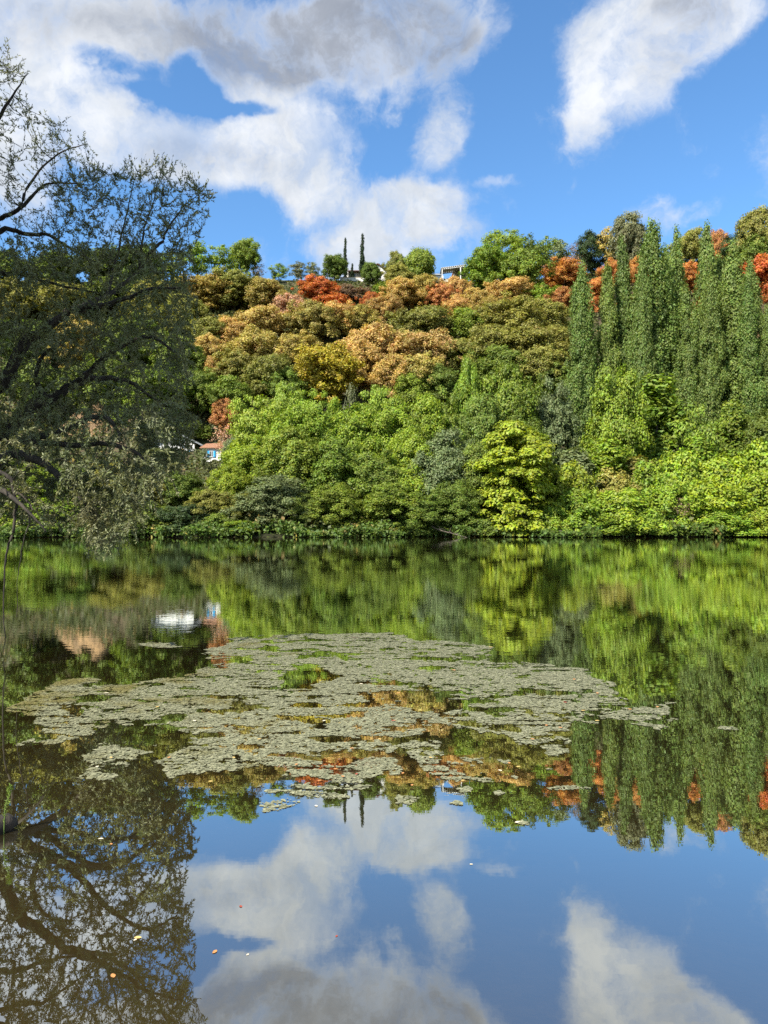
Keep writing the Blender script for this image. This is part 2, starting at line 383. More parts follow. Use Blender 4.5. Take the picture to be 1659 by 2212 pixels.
PROF = {
 'round': lambda t: math.sqrt(max(0, 1-(2*t-0.85)**2/1.35)) if t < 0.99 else 0.15,
 'dome': lambda t: max(0.12, math.sqrt(max(0, 1-t**2.2))),
 'pop': lambda t: max(0.06, (0.55+0.9*t)*1.0 if t < 0.35 else 0.87*(1-((t-0.35)/0.66)**2.3)),
 'bank': lambda t: 0.75+0.25*math.sin(t*3.1) if t < 0.6 else max(0.15, math.sqrt(max(0, 1-((t-0.6)/0.42)**2))),
 'cyp': lambda t: max(0.03, (0.6+1.6*t) if t < 0.2 else 0.95*(1-((t-0.2)/0.8)**1.25)),
 'umb': lambda t: 0.55+0.9*t if t < 0.45 else max(0.1, math.sqrt(max(0, 1-((t-0.45)/0.56)**2))),
 'cone': lambda t: max(0.06, 1-t**1.15),
}
#        H   W  z0 prof  nc  cr  nl  ls  kwargs                         trunk r, limbs, variants
KINDS = {
 'oak':     (10, 9, 1.6, 'round', 220, 0.74, 160, .195, dict(flat=.8, lob=.36, lobes=9), .22, 12, 4, 'deciduous_tree', 'tree'),
 'open':    (10, 8, 2.5, 'round', 55, 0.95, 75, .26, dict(fill=.7, flat=.6), .16, 26, 3, 'deciduous_tree', 'tree'),
 'dome':    (8, 12, 2.0, 'umb', 130, 1.05, 150, .28, dict(lob=.07, fill=.35, flat=.9), .28, 22, 1, 'deciduous_tree', 'tree'),
 'locust':  (12, 11, 1.5, 'round', 150, 1.0, 150, .19, dict(flat=.45, jit=.6), .18, 16, 2, 'locust_tree', 'tree'),
 'bank':    (14, 10, 0.2, 'bank', 350, 0.82, 190, .21, dict(lob=.30, flat=.9, lobes=11), .20, 8, 4, 'bankside_tree', 'tree'),
 'layer':   (13, 9.5, 0.3, 'bank', 190, 1.15, 230, .28, dict(flat=.34, up=.85, jit=.55, lob=.32, fill=.35, hang=.10), .20, 8, 1, 'plane_tree', 'tree'),
 'poplar':  (30, 6.5, 1.5, 'pop', 340, 0.72, 165, .21, dict(flat=1.6, up=.2, lob=.27, fill=.5), .38, 6, 4, 'poplar_tree', 'tree'),
 'cypress': (12, 1.35, 0.3, 'cyp', 150, 0.23, 60, .13, dict(flat=2.2, up=.1, lob=.05, fill=.5), .12, 0, 1, 'cypress_tree', 'tree'),
 'pine':    (10, 9, 2.0, 'round', 80, 1.15, 260, .20, dict(flat=.5, up=.7, lob=.3), .25, 10, 2, 'pine_tree', 'tree'),
 'bush':    (5, 7, 0.0, 'dome', 220, 0.55, 105, .19, dict(lob=.30, flat=.9), .10, 6, 4, 'shrub', 'shrub'),
 'bare':    (8, 6, 1.5, 'round', 45, 0.8, 26, .18, dict(fill=.8), .13, 45, 2, 'leafless_tree', 'tree'),
 'ivy':     (13, 3.2, 0.0, 'bank', 110, 0.62, 110, .26, dict(lob=.3, flat=1.2), .20, 3, 2, 'ivy_clad_tree', 'tree'),
}
MESH = {}
for kk, (H, Wd, z0, pf, nc, cr, nl, ls, kw, tr_, nlimb, nv, nm, cat) in KINDS.items():
    for v in range(nv):
        sd_ = abs(hash((len(kk), ord(kk[0]), ord(kk[-1]), v))) % 9999
        co, ti, cc, rad = crown_pts(sd_, H, Wd, z0, PROF[pf], nc, cr, nl, ls, **kw)
        MESH[kk, v] = (mesh_np('crown', co, 4, M_CYP if kk == 'cypress' else M_LEAF, ti),
                       trunk_mesh(sd_, H, tr_, cc, M_PALE if kk in ('bare',) else M_BARK, nlimb, 0.88 if kk in ('poplar', 'cypress', 'bank') else 0.7))
CC = {  # leaf colours (albedo)
 'lime': (.250,.325,.028), 'bright': (.215,.300,.027), 'mid': (.190,.260,.030), 'green': (.145,.205,.030), 'dark': (.048,.085,.022),
 'olive': (.255,.250,.050), 'oltan': (.400,.320,.080), 'tan': (.500,.350,.105), 'peach': (.57,.375,.13), 'orange': (.56,.26,.070),
 'vivid': (.56,.185,.050), 'rust': (.46,.22,.075), 'yellow': (.360,.310,.032), 'ylime': (.280,.345,.028), 'locust': (.265,.360,.042),
 'grey': (.165,.205,.080), 'poplar': (.158,.222,.044), 'pale': (.210,.225,.105), 'brown': (.21,.14,.085), 'cyp': (.030,.055,.022), 'pink': (.52,.32,.20)}
tcount = {}
def tree(kind, px, top, wpx, v, col, label, patch=0.0, group=None, hs=1.0):
    H, Wd, *_r = KINDS[kind]; nv, nm, cat = KINDS[kind][11], KINDS[kind][12], KINDS[kind][13]
    i = tcount.get(kind, 0); tcount[kind] = i+1
    if v > 60: D = v
    else:
        if kind == 'oak': v = max(v, 0.95*wpx*170/F)
        D = 216.0
        for q in np.arange(94, 217, 0.5):
            p = at(px, top, q)
            if p.z-gz(p.x, q) <= v: D = q; break
    p = at(px, top, D); g = gz(p.x, D); h = max(p.z-g, 1.0)
    wm = wpx*D/F*(1.0 if group == GS else hs)
    root = empty(nm, (p.x, D, g-0.1), random.Random(i*7+len(kind)).random()*6.28, (wm/Wd, wm/Wd, h/H))
    cm, tm = MESH[kind, i % nv]
    c = bpy.data.objects.new('crown', cm); link(c, root); t = bpy.data.objects.new('trunk', tm); link(t, root)
    rr = random.Random(i*13+int(px))
    k = 0.88+0.24*rr.random()
    base = CC[col]; c.color = (base[0]*k*(0.93+.14*rr.random()), base[1]*k, base[2]*k, patch)
    tag(root, label, cat, group)
    return root
print('T_b', _t.time()-_T0)
# ---------------------------------------------------------------- the trees.  kind, x, top, width, distance (or height when < 60), colour, label, brown patches
GS = 'trees on the skyline of the hill'
S = [
('open',428,520,74,214,'bright','pale green airy tree on the ridge, beside the willow tips',0),
('open',483,530,62,216,'bright','light green tree between two airy ridge trees above the olive slope',0),
('oak',531,518,64,214,'mid','tallest round green tree on the ridge short of the cypresses',0),
('bare',560,568,44,214,'brown','brownish thin tree on the ridge beside the tall round green one',0),
('open',602,570,42,214,'mid','small umbrella shaped green tree standing alone on the ridge',0),
('open',644,564,42,216,'pale','small pale tree on the ridge beside the umbrella shaped one',0),
('open',674,567,36,214,'pale','thin pale tree on the ridge above the vivid orange tree',0),
('oak',722,551,54,214,'green','dark green tree with browned leaves left of the tall cypress',.45),
('oak',801,568,44,213,'green','round dark green tree in front of the white hilltop house',.1),
('cypress',818,569,18,218,'dark','small dark conifer tip behind the roof of the white hilltop house',0),
('open',836,569,22,218,'mid','narrow pale green tree behind the gable of the white hilltop house',0),
('oak',858,544,50,214,'olive','tall olive tan tree beside the domed green tree on the ridge',.35),
('dome',904,545,82,214,'mid','broad domed umbrella shaped green tree on the ridge between the two houses',0),
('oak',866,574,70,206,'olive','yellow green tree below the tall olive tan one on the ridge',0),
('bare',1000,566,40,218,'pale','thin bare tree behind the chimney of the pergola house',0),
('locust',1086,497,112,213,'bright','tall feathery light green tree on the ridge beyond the pergola house',0),
('open',1143,504,74,215,'green','dark green tuft of a tree rising behind the feathery ridge tree',0),
('oak',1050,530,96,203,'bright','broad bright green oak just past the pergola house terrace',0),
('oak',1124,545,104,200,'mid','round mid green oak below the feathery ridge tree',.05),
('open',1180,512,64,215,'mid','medium green open crown between dark tuft and bare purple tree',0),
('open',1208,520,66,213,'grey','pale grey green tree on the ridge above the big orange tree',.2),
('bare',1240,520,56,214,'brown','bare purplish brown tree on the ridge beside the dark pine',0),
('pine',1277,502,66,212,'dark','dark blue green pine with rounded top on the ridge',0),
('open',1313,490,66,212,'oltan','thin tan tree on the ridge between dark pine and grey green crown',.3),
('oak',1358,466,88,206,'pale','large pale grey green tree highest above the poplar row',.1),
('oak',1494,496,70,206,'olive','olive tree on the ridge seen between the poplar tops',.2),
('oak',1553,496,52,206,'rust','rusty orange brown crown peeping over the ridge between poplars',.0),
('pine',1590,502,80,204,'dark','dark green spreading pine behind the rightmost poplars',0),
('oak',1640,453,96,200,'olive','tall olive green tree highest on the skyline by the picture edge',.15),
('pine',1640,512,100,196,'green','dark spreading pine under the tall olive skyline tree',0),
('open',20,540,120,212,'green','ridge tree seen through the willow at the picture edge',0),
('oak',120,548,110,212,'green','round ridge tree seen through the thin upper willow twigs',0),
('oak',222,545,110,210,'green','dark ridge tree behind the middle of the willow crown',0),
('oak',300,535,110,210,'green','high dark ridge tree seen through the willow tips',0),
('open',372,545,80,212,'mid','green ridge tree behind the outer willow twigs',0),
('oak',-60,520,140,212,'green','ridge tree by the picture edge behind the willow',0),
('oak',1725,470,120,200,'green','ridge tree cut off by the picture edge',0),
]
GH = 'autumn oaks and scrub trees on the hillside'
Hh = [
('oak',507,585,112,9,'olive','wide yellow olive oak just under the pale airy ridge trees',.15),
('oak',455,596,100,9,'oltan','olive tan oak beside the willow tips under the ridge',.2),
('oak',575,606,96,8,'oltan','tan and yellow oak below the umbrella shaped ridge tree',.55),
('oak',628,634,84,8,'pink','pinkish tan oak just downhill from the vivid orange tree',.3),
('oak',690,598,78,9,'vivid','vivid orange red tree below the ridge, the largest of its colour there',0),
('open',722,630,66,7,'vivid','low orange red tree touching the flank of the large vivid one',0),
('oak',800,629,42,7,'vivid','small vivid orange tree below the white hilltop house',0),
('bush',752,618,90,4.5,'brown','grey brown scrub below the terrace of the white hilltop house',.2),
('bush',830,618,80,4.5,'mid','green scrub below the gable of the white hilltop house',.1),
('bush',866,598,60,5,'mid','dark green scrub at the foot of the domed ridge tree',.1),
('oak',868,604,78,9,'tan','tan oak under the yellow green ridge tree',.25),
('oak',914,598,76,9,'oltan','olive and tan oak right below the domed ridge tree',.4),
('oak',951,611,58,9,'rust','rusty brown oak below the pergola house',0),
('oak',982,597,60,9,'peach','pinkish tan oak touching the terrace of the pergola house',.1),
('oak',836,638,66,8,'peach','orange tan oak beside the small vivid orange tree',.1),
('oak',770,660,84,8,'oltan','olive tan oak below the grey brown scrub',.3),
('oak',563,662,110,9,'tan','orange tan oak on the upper slope left of the yellow tan one',.3),
('oak',674,650,112,9,'oltan','yellow tan oak directly below the vivid orange tree',.5),
('oak',726,655,84,8,'peach','peach coloured oak below the low orange red tree',.1),
('oak',1012,668,100,10,'mid','fresh green tree below the pinkish tan oak of the pergola house',0),
('oak',916,661,120,9,'olive','broad olive oak below the rusty brown one',.25),
('oak',990,640,56,8,'peach','peach tan oak between rusty oak and fresh green tree',.1),
('oak',451,690,90,9,'olive','olive oak behind the outermost willow twigs on the upper slope',.35),
('oak',503,690,90,9,'tan','tan oak on the slope above the small orange tan tree',.3),
('oak',455,726,72,8,'tan','orange tan tree beside the willow on the middle slope',.1),
('oak',563,712,122,9,'oltan','olive tan oak in the middle of the slope, crown patched brown',.5),
('oak',645,722,90,9,'oltan','yellow tan oak uphill from the golden yellow tree',.3),
('oak',801,700,126,9,'peach','wide peach coloured oak uphill right of the golden yellow tree',.15),
('oak',870,712,100,9,'oltan','tan oak with olive patches beside the wide peach one',.5),
('oak',928,716,120,9,'peach','peach tan oak in the middle of the slope under the broad olive oak',.2),
('oak',985,735,100,9,'olive','olive oak at the middle of the slope left of the dark green tree',.3),
('oak',463,770,60,8,'tan','small tan tree beside the willow on the lower slope',.1),
('oak',515,756,100,9,'olive','dark olive tree on the lower slope over dark undergrowth',.15),
('oak',585,766,110,9,'olive','dark olive oak left of the golden yellow tree',.1),
('oak',790,752,96,9,'tan','tan oak touching the golden yellow tree on its uphill side',.2),
('oak',846,768,104,9,'tan','tan oak in the lower middle of the brown belt',.25),
('oak',908,768,110,9,'oltan','brownish olive oak low in the brown belt',.5),
('oak',705,745,132,12,'yellow','golden yellow oak standing out in the middle of the slope',.05),
('oak',430,800,90,9,'green','green tree uphill of the white riverside houses beside the willow',.1),
('oak',500,815,90,8,'mid','dull green tree above the red brown bush',.2),
('oak',625,800,90,8,'green','green tree at the foot of the golden yellow oak',.1),
('oak',955,792,96,9,'green','dark green tree low on the slope below the brown belt',.15),
('oak',892,806,86,8,'mid','mid green tree below the tan oaks of the brown belt',.1),
('oak',1028,625,76,8,'tan','tan oak below the broad bright green oak of the ridge',.2),
('oak',1105,600,84,9,'peach','peach tan rounded oak below the round mid green oak',.1),
('oak',1065,640,90,8,'oltan','brown olive oak downhill from the peach tan rounded one',.4),
('open',1170,612,62,8,'bright','small bright green tree between peach tan and orange trees',0),
('oak',1218,563,84,9,'orange','large orange tan tree beside the first poplar',0),
('oak',1210,622,60,7,'rust','burnt orange low tree beneath the large orange tan one',.1),
('oak',1289,600,60,8,'orange','orange brown tree between the first two poplars',.1),
('open',1287,640,36,6,'vivid','small vivid red bush between the first two poplars',0),
('oak',1325,562,56,9,'orange','orange tree behind the second poplar',0),
('oak',1384,556,56,9,'orange','orange tree behind the third and fourth poplars',0),
('oak',1436,590,64,9,'rust','burnt orange tree hidden in the thick of the poplars',0),
('oak',1486,570,60,9,'orange','orange tree seen above the short poplar',0),
('oak',1548,530,66,9,'orange','orange tree high between the tallest poplars',0),
('oak',1645,555,104,10,'vivid','big vivid orange tree at the picture edge below the dark pine',0),
('oak',1700,600,90,10,'vivid','vivid orange tree cut by the picture edge',0),
('oak',1400,630,90,9,'tan','tan oak behind the thick poplars',.3),
('oak',1540,640,90,9,'rust','rusty oak low behind the tall poplars',.3),
('oak',1109,645,126,9,'olive','wide olive oak on the upper slope left of the first poplar',.3),
('oak',1180,650,104,9,'olive','olive tan oak beside the first poplar',.4),
('oak',1060,700,116,9,'olive','olive oak in the middle of the slope, right of the fresh green tree',.2),
('oak',1149,700,120,9,'olive','dull olive oak on the middle slope near the first poplar',.35),
('oak',1206,705,90,9,'olive','olive oak right against the first poplar',.35),
('oak',1085,750,110,9,'green','dark olive oak above the rounded bank trees',.1),
('oak',1168,752,110,9,'olive','dark oak downhill near the foot of the first poplar',.2),
('oak',1020,742,80,9,'green','dark green tree in the middle slope over a shadowed gap',0),
('oak',1205,790,80,9,'green','shaded green tree behind the grey green bank tree',0),
('oak',1470,700,110,9,'green','green tree behind the feet of the poplars',.3),
('oak',1640,680,110,9,'green','green tree on the steep slope by the picture edge',.3),
('oak',1380,720,100,8,'green','green tree low behind the third poplar',.3),
('bush',1560,790,110,6,'mid','scrub on the bare slope behind the last poplars',.3),
('bush',1450,830,110,6,'green','scrub at the foot of the poplar row',.3),
('bush',1300,830,90,6,'green','scrub behind the yellow green bank tree',.2),
('oak',487,862,52,7,'rust','red brown bush on the slope above the cottage roof',0),
('bare',484,915,60,128,'pink','dead pinkish brown brush right behind the cottage',0),
('oak',40,600,120,9,'olive','oak high on the slope behind the willow at the picture edge',.3),
('oak',140,610,120,9,'olive','oak high on the slope seen through the willow',.3),
('oak',240,600,120,9,'green','green oak high on the slope seen through the willow',.3),
('oak',340,605,120,9,'olive','olive oak high on the slope behind the willow crown',.2),
('oak',400,640,110,9,'olive','olive oak behind the outer willow boughs',.3),
('oak',60,690,130,9,'green','green oak mid slope seen through the willow',.2),
('oak',180,690,130,9,'oltan','tan oak mid slope seen through the willow',.3),
('oak',290,690,130,9,'green','dull green oak mid slope seen through the willow',.2),
('oak',390,730,110,9,'green','green oak mid slope at the edge of the willow crown',.2),
('oak',80,780,130,9,'green','low slope tree behind the willow boughs',.2),
('oak',330,790,130,9,'mid','bright tree low on the slope in a gap of the willow',.1),
('oak',220,775,120,9,'green','low slope tree above the ochre rock face',.2),
]
GB = 'trees crowding the far bank'
B = [
('locust',556,840,124,112,'locust','feathery lime green locust tree, the lowest right above the cottage',0),
('locust',622,826,100,114,'locust','feathery locust tree beside the lime one, under the golden oak',0),
('locust',690,832,92,112,'bright','small feathery light green tree below the golden oak',0),
('locust',812,832,100,114,'locust','soft feathery green tree below the tan belt',0),
('bare',757,818,50,116,'pale','thin pale stemmed tree poking out right of the golden oak',.1),
('bank',553,945,122,102,'lime','yellow lime tree at the outer edge of the bank mass near the cottage',0),
('bank',640,880,118,106,'bright','bright green bank tree under the feathery locust trees',0),
('bank',700,868,110,108,'bright','bright green bank tree with high rounded crown',0),
('bank',771,878,120,107,'bright','light green broad bank tree in the middle of the mass',0),
('bank',850,866,112,108,'bright','sunlit green tree right of the middle of the bank mass',.05),
('bank',918,856,104,110,'bright','tall bright green bank tree below the brownish olive oak',.05),
('bank',962,842,90,112,'mid','mid green bank tree beside the pointed bright one',.05),
('bank',1014,782,66,112,'bright','pointed bright green tree rising above the bank mass',0),
('bank',1098,796,118,112,'mid','high rounded green tree above the yellow plane tree',.2),
('bank',1040,856,100,106,'green','green tree between the pointed and the high rounded ones',.15),
('bank',1192,822,100,114,'grey','grey green rounded tree beside the first poplar foot',.2),
('bank',1130,900,100,104,'green','green tree right behind the yellow plane tree',.2),
('bank',632,930,130,100,'mid','green bank tree in the second tier near the yellow lime one',.05),
('bank',728,950,128,99,'mid','green bank tree, second tier, under the high rounded crown',0),
('bank',812,972,124,98,'green','deep green bank tree in the middle of the second tier',0),
('bank',885,940,116,100,'bright','lime tinted bank tree in the second tier',0),
('bank',968,935,128,99,'grey','grey green bank tree left of the yellow plane tree',.1),
('bank',1030,960,100,98,'green','dark tree directly behind the lit edge of the plane tree',.05),
('bank',592,1024,128,93.5,'grey','grey green spreading tree overhanging the water',.05),
('bank',724,1046,104,93,'mid','green tree with yellow tips at the waterline beside the grey green one',.15),
('bank',662,1068,84,93,'green','low dark green tree between grey green and yellow tipped waterside trees',0),
('bank',845,1044,124,93,'mid','round green tree dipping to the water in the middle of the bank',0),
('bank',918,1062,112,93,'green','dark green waterside tree near the middle of the bank',0),
('bank',985,1040,100,94,'green','shaded waterside tree before the gap beside the plane tree',0),
('bush',523,1122,84,92,'bright','pale green low shrub reaching the water near the yellow green trees',0),
('bush',812,1132,66,91.5,'bright','small bright shrub at the waterline under the round green tree',0),
('bush',1045,1110,90,93.5,'green','grassy dark shrub in the gap beside the plane tree',.1),
('bank',497,1008,80,97,'ylime','bright yellow green tree below the cottage',.05),
('bank',452,1058,90,95,'olive','yellow olive tree at the bank beside the willow fringe',.15),
('bank',520,1060,80,95,'olive','brown flecked tree between yellow olive and grey green waterside trees',.4),
('bush',470,1110,90,92.5,'green','dark shrub overhanging the water below the yellow olive tree',0),
('layer',1110,912,144,93,'ylime','glowing yellow green plane tree standing at the water edge',0),
('open',441,966,30,122,'grey','thin grey green shrub in front of the cottage wall',0),
('bush',507,945,50,118,'grey','grey green shrub beside the cottage wall',.1),
('bush',400,905,90,134,'green','green shrub on the slope just behind the roofs of the riverside houses',0),
('bank',390,1020,90,100,'green','green tree below the big white riverside house',.1),
('bank',330,1030,100,100,'olive','olive tree below the white riverside houses behind the willow',.2),
('bank',250,1000,120,104,'olive','tree below the ochre rock face behind the willow fringe',.2),
('bank',170,1010,120,102,'green','tree below the rock face seen between the willow boughs',.1),
('bank',90,1000,120,102,'mid','green tree behind the hanging willow branch',.1),
('bank',10,990,120,102,'mid','green bank tree at the picture edge behind the willow',0),
('bank',-60,960,140,100,'mid','green bank tree cut by the picture edge behind the willow',0),
('bush',60,1070,140,93,'bright','sunlit bright bush at the water behind the hanging branch',0),
('bush',160,1085,120,93,'mid','green waterside bush behind the willow fringe',0),
('bush',240,1110,80,92,'grey','pale silvery bush at the waterline behind the willow fringe',0),
('bush',320,1085,120,93,'green','dark waterside bush under the white riverside house',0),
('bush',400,1090,110,93,'dark','darkest waterside bush at the edge of the willow fringe',0),
('bush',-40,1080,120,93,'bright','bright bush at the water cut by the picture edge',0),
]
GV = 'creeper covered thickets on the far bank'
V = [
('bank',1332,790,118,106,'bright','tall yellow green tree in front of the poplar row',.05),
('ivy',1312,950,58,99,'bright','ivy covered stem below the tall yellow green tree',0),
('ivy',1240,968,60,99,'grey','grey green upright shrub beside the plane tree top',.1),
('ivy',1422,815,86,112,'mid','ivy clad lower trunk of a poplar with ragged leaves',0),
('open',1514,876,84,104,'mid','small blue green robinia before the poplar feet',0),
('ivy',1506,940,50,102,'bright','bright ivy column under the small robinia',0),
('ivy',1580,870,50,110,'mid','narrow ivy column between the tall poplars',0),
('ivy',1375,985,60,100,'olive','brownish ivy column under the ragged poplar trunk',.3),
('bank',1650,890,110,108,'green','shaded green tree at the picture edge behind the bright thicket',0),
('bank',1720,880,120,108,'green','shaded tree cut by the picture edge behind the bright thicket',0),
('bush',1230,1004,110,97,'lime','lime creeper thicket just right of the plane tree',.05),
('bush',1316,1015,120,98,'olive','brownish green creeper thicket under the ivy column',.3),
('bush',1400,1000,120,99,'bright','creeper thicket below the brownish ivy column',.2),
('bush',1470,982,130,99,'lime','lime creeper mound below the robinia',.1),
('bush',1560,990,140,99,'lime','rounded lime creeper mound near the picture edge',0),
('bush',1650,962,150,100,'lime','highest lime creeper mound at the picture edge',0),
('bush',1760,960,160,100,'lime','creeper mound cut by the picture edge',0),
('bush',1246,1062,124,93,'bright','bright thicket at the water beside the plane tree',0),
('bush',1350,1060,140,93,'lime','lime waterside thicket left of the tangle of dead stems',0),
('bush',1440,1050,130,94,'bright','creeper thicket over the tangle of dead stems',.25),
('bush',1530,1040,150,94,'lime','wide lime waterside thicket near the picture edge',0),
('bush',1640,1030,160,94,'lime','lime waterside thicket at the picture edge',0),
('bush',1300,1108,110,91.8,'bright','low leafy thicket trailing into the water below the ivy column',0),
('bush',1390,1105,100,91.8,'bright','low bright thicket trailing into the water by the dead stems',0),
('bush',1560,1100,120,91.8,'bright','low thicket trailing into the water near the picture edge',0),
('bush',1640,1100,110,91.8,'lime','low lime thicket at the water by the picture edge',0),
('bush',1205,1085,90,92.3,'bright','small thicket hugging the foot of the plane tree',.25),
('bare',1462,1070,60,91.8,'brown','tangle of dead brown stems at the waterline among lime thickets',0),
]
PO = [(1255,572,62,124),(1312,576,54,126),(1352,519,58,127),(1412,483,84,124),(1452,500,60,129),(1484,620,56,122),(1519,491,62,127),
      (1530,594,52,121),(1588,524,80,123),(1566,572,56,128),(1620,608,56,122),(1655,664,50,122),(1385,560,50,121),(1334,640,54,131),(1436,540,60,132),(1545,548,60,131),(1612,560,60,133)]
PL = ['poplar standing apart at the near end of the row, lowest boughs wide','slim poplar second in the row from the free standing one','slender tall poplar third in the row',
      'broadest and tallest poplar in the row','poplar close behind the broadest one','short poplar in a dip of the row, before an orange tree','tall straight poplar with a blunt top beyond the dip',
      'shorter slim poplar in front of the blunt topped one','massive poplar with pointed top near the picture edge','poplar tucked beside the massive pointed one',
      'shorter poplar beyond the massive pointed one','last low dark poplar at the picture edge','slim poplar in front of the broadest one','half hidden poplar behind the second and third ones','poplar mostly hidden behind the broadest one','poplar seen behind the blunt topped one','poplar behind the massive pointed one toward the picture edge']
for lst, g in ((S, GS), (Hh, GH), (B, GB), (V, GV)):
    for (kd, px, top, wp, v, col, lab, pt) in lst:
        tree(kd, px, top, wp, v, col, lab, pt, g, 1.08)
for (px, top, wp, D), lab in zip(PO, PL):
    t_ = tree('poplar', px, top, wp, D, 'poplar', lab, 0.05, 'columnar poplars on the far bank', 1.02)
    t_.rotation_euler = (R(rng.normal()*1.3), R(rng.normal()*1.3), t_.rotation_euler.z)
for (px, top, wp, lab) in ((746,512,10,'tall thin dark cypress left of its taller twin above the white hilltop house'),
                           (783,503,13,'tallest thin dark cypress rising over the roof of the white hilltop house'),
                           (761,568,8,'small dark cypress between the two tall ones')):
    tree('cypress', px, top, wp, 219, 'cyp', lab, 0, 'cypresses by the hilltop house', 1.1)

# ---------------------------------------------------------------- undergrowth: low scrub nobody could count
def scrub(name, n, box, size, hmax, label, colfn, seed, dmin=0.3):
    r = np.random.default_rng(seed)
    x = r.uniform(box[0], box[1], n); y = r.uniform(box[2], box[3], n)
    yb = 90+1.4*np.sin(x/17.0+.6)+0.8*np.sin(x/6.1)
    d = y-yb; keep = (d > dmin-(3.2*np.clip(fbm(x/3.5, y*0+3, seed+40)-.42, 0, 1)/.3 if dmin < 0 else 0)) & (np.abs(x) < 0.62*y+12) & (fbm(x/5, y/5, seed+3) > 0.30) & (d < 124)
    x, y = x[keep], y[keep]; n = len(x)
    hh = hmax*(0.15+fbm(x/3.0, y/3.0, seed+9)**1.5*1.6)
    hh = np.where((x > -43) & (x < -25.5) & (y > 100) & (y < 133), hh*0.18, hh)
    z = np.maximum(ground(x, y), 0)+hh*r.random(n)**0.6
    p = np.stack([x, y, z], 1); nr = unit(r.normal(size=(n, 3))*0.8+np.array([0, -0.3, 0.8]))
    co = leaf_quads(p, nr, size*(0.6+0.8*r.random(n)), r)
    ti = np.clip(0.5*fbm(x/2, y/2, seed+20)+0.5*r.random(n), 0, 1)
    o = link(bpy.data.objects.new(name, mesh_np(name, co, 4, M_LEAF, ti)))
    o.color = (*colfn, 0.45)
    tag(o, label, kind='stuff')
scrub('undergrowth', 190000, (-110, 110, 90, 216), 0.42, 2.6, 'dark green and brown scrub filling the slope between the trees', (.10,.115,.035), 3)
scrub('bank_undergrowth', 120000, (-62, 62, 84.5, 98), 0.26, 1.6, 'leafy creepers and nettles along the edge of the far bank', (.10,.16,.025), 5, -0.9)

# dead branches trailing from the bank into the water
def dead_branch(px, lab, seed, L_=4.5):
    q = random.Random(seed); x_, y_ = (at(px, 1160, 89).x, 89.6); o = empty('dead_branch', (x_, y_, 0)); mb = MB()
    p = [Vector((0, 1.5, 1.3)), Vector((.5, .4, 1.0)), Vector((1.2, -.6, .75)), Vector((L_*.6, -1.2, .35)), Vector((L_, -1.8, -.15))]
    mb.tube(p, [.10, .08, .06, .045, .02], 6)
    for k in range(9):
        s_ = p[1+k % 3].lerp(p[2+k % 3], q.random()); e = s_+Vector((q.uniform(-.6, 1.4), q.uniform(-1, .3), q.uniform(-.5, 1.0)))
        mb.tube([s_, (s_+e)/2+Vector((0, 0, .15)), e], [.03, .022, .008], 4)
    mb.build('branch', M_BARK, o); tag(o, lab, 'branch', 'dead branches along the far bank')
dead_branch(935, 'dead grey branch dipping into the water under the dark waterside trees', 1)
dead_branch(1190, 'dead grey branch dipping into the water beside the plane tree foot', 2)

# ---------------------------------------------------------------- rock face
m, N = new_mat('ochre_rock'); t = N.n('ShaderNodeTexCoord').outputs['Object']
n = N.noise(N.vm('MULTIPLY', t, (1, 1, 0.45)), 0.5, 8, 0.65); n2 = N.noise(t, 3, 6, 0.7)
c = N.mix(N.mr(n, 0.38, 0.62), (0.36, 0.22, 0.105), (0.20, 0.13, 0.07)); c = N.mix(N.mr(n2, 0.6, 0.75), c, (0.10, 0.09, 0.05))
out(N, N.n('ShaderNodeBsdfPrincipled', {'Base Color': c, 'Roughness': 0.95, 'Normal': bump(N, n2, 0.25)}).outputs[0])
def rock(name, px0, px1, pt, pb, D, lab, seed):
    a, b = at(px0, pb, D), at(px1, pb, D); zt = at(px0, pt, D).z
    nx_, nz_ = 40, 26; v = []; f = []
    for j in range(nz_+1):
        for i in range(nx_+1):
            u = i/nx_; q = j/nz_; x = a.x+(b.x-a.x)*u; z0 = gz(x, D-2)-1
            edge = math.sin(math.pi*u)**0.4
            z = z0+(zt-z0)*q*(edge*(0.85+0.25*float(vnoise(np.array([u*6.]), np.array([2.]), seed)[0])))
            y = D+3.5*q+1.8*float(fbm(np.array([x*.35]), np.array([z*.35]), seed)[0])-1.0
            v.append((x, y if j < nz_ else y+6, z))
    for j in range(nz_):
        for i in range(nx_):
            k = j*(nx_+1)+i; f.append((k, k+1, k+nx_+2, k+nx_+1))
    me = bpy.data.meshes.new(name); me.from_pydata(v, [], f); me.materials.append(m)
    tag(link(bpy.data.objects.new(name, me)), lab, kind='structure')
rock('rock_face', 100, 250, 858, 985, 135, 'ochre rock face on the slope behind the willow', 2)
rock('rock_face', 1380, 1580, 850, 985, 134, 'brownish bare rock behind the feet of the poplars', 4)
rock('rock_face', 1600, 1700, 690, 900, 146, 'pale scree slope by the picture edge behind the last poplar', 6)
print('T_c', _t.time()-_T0)
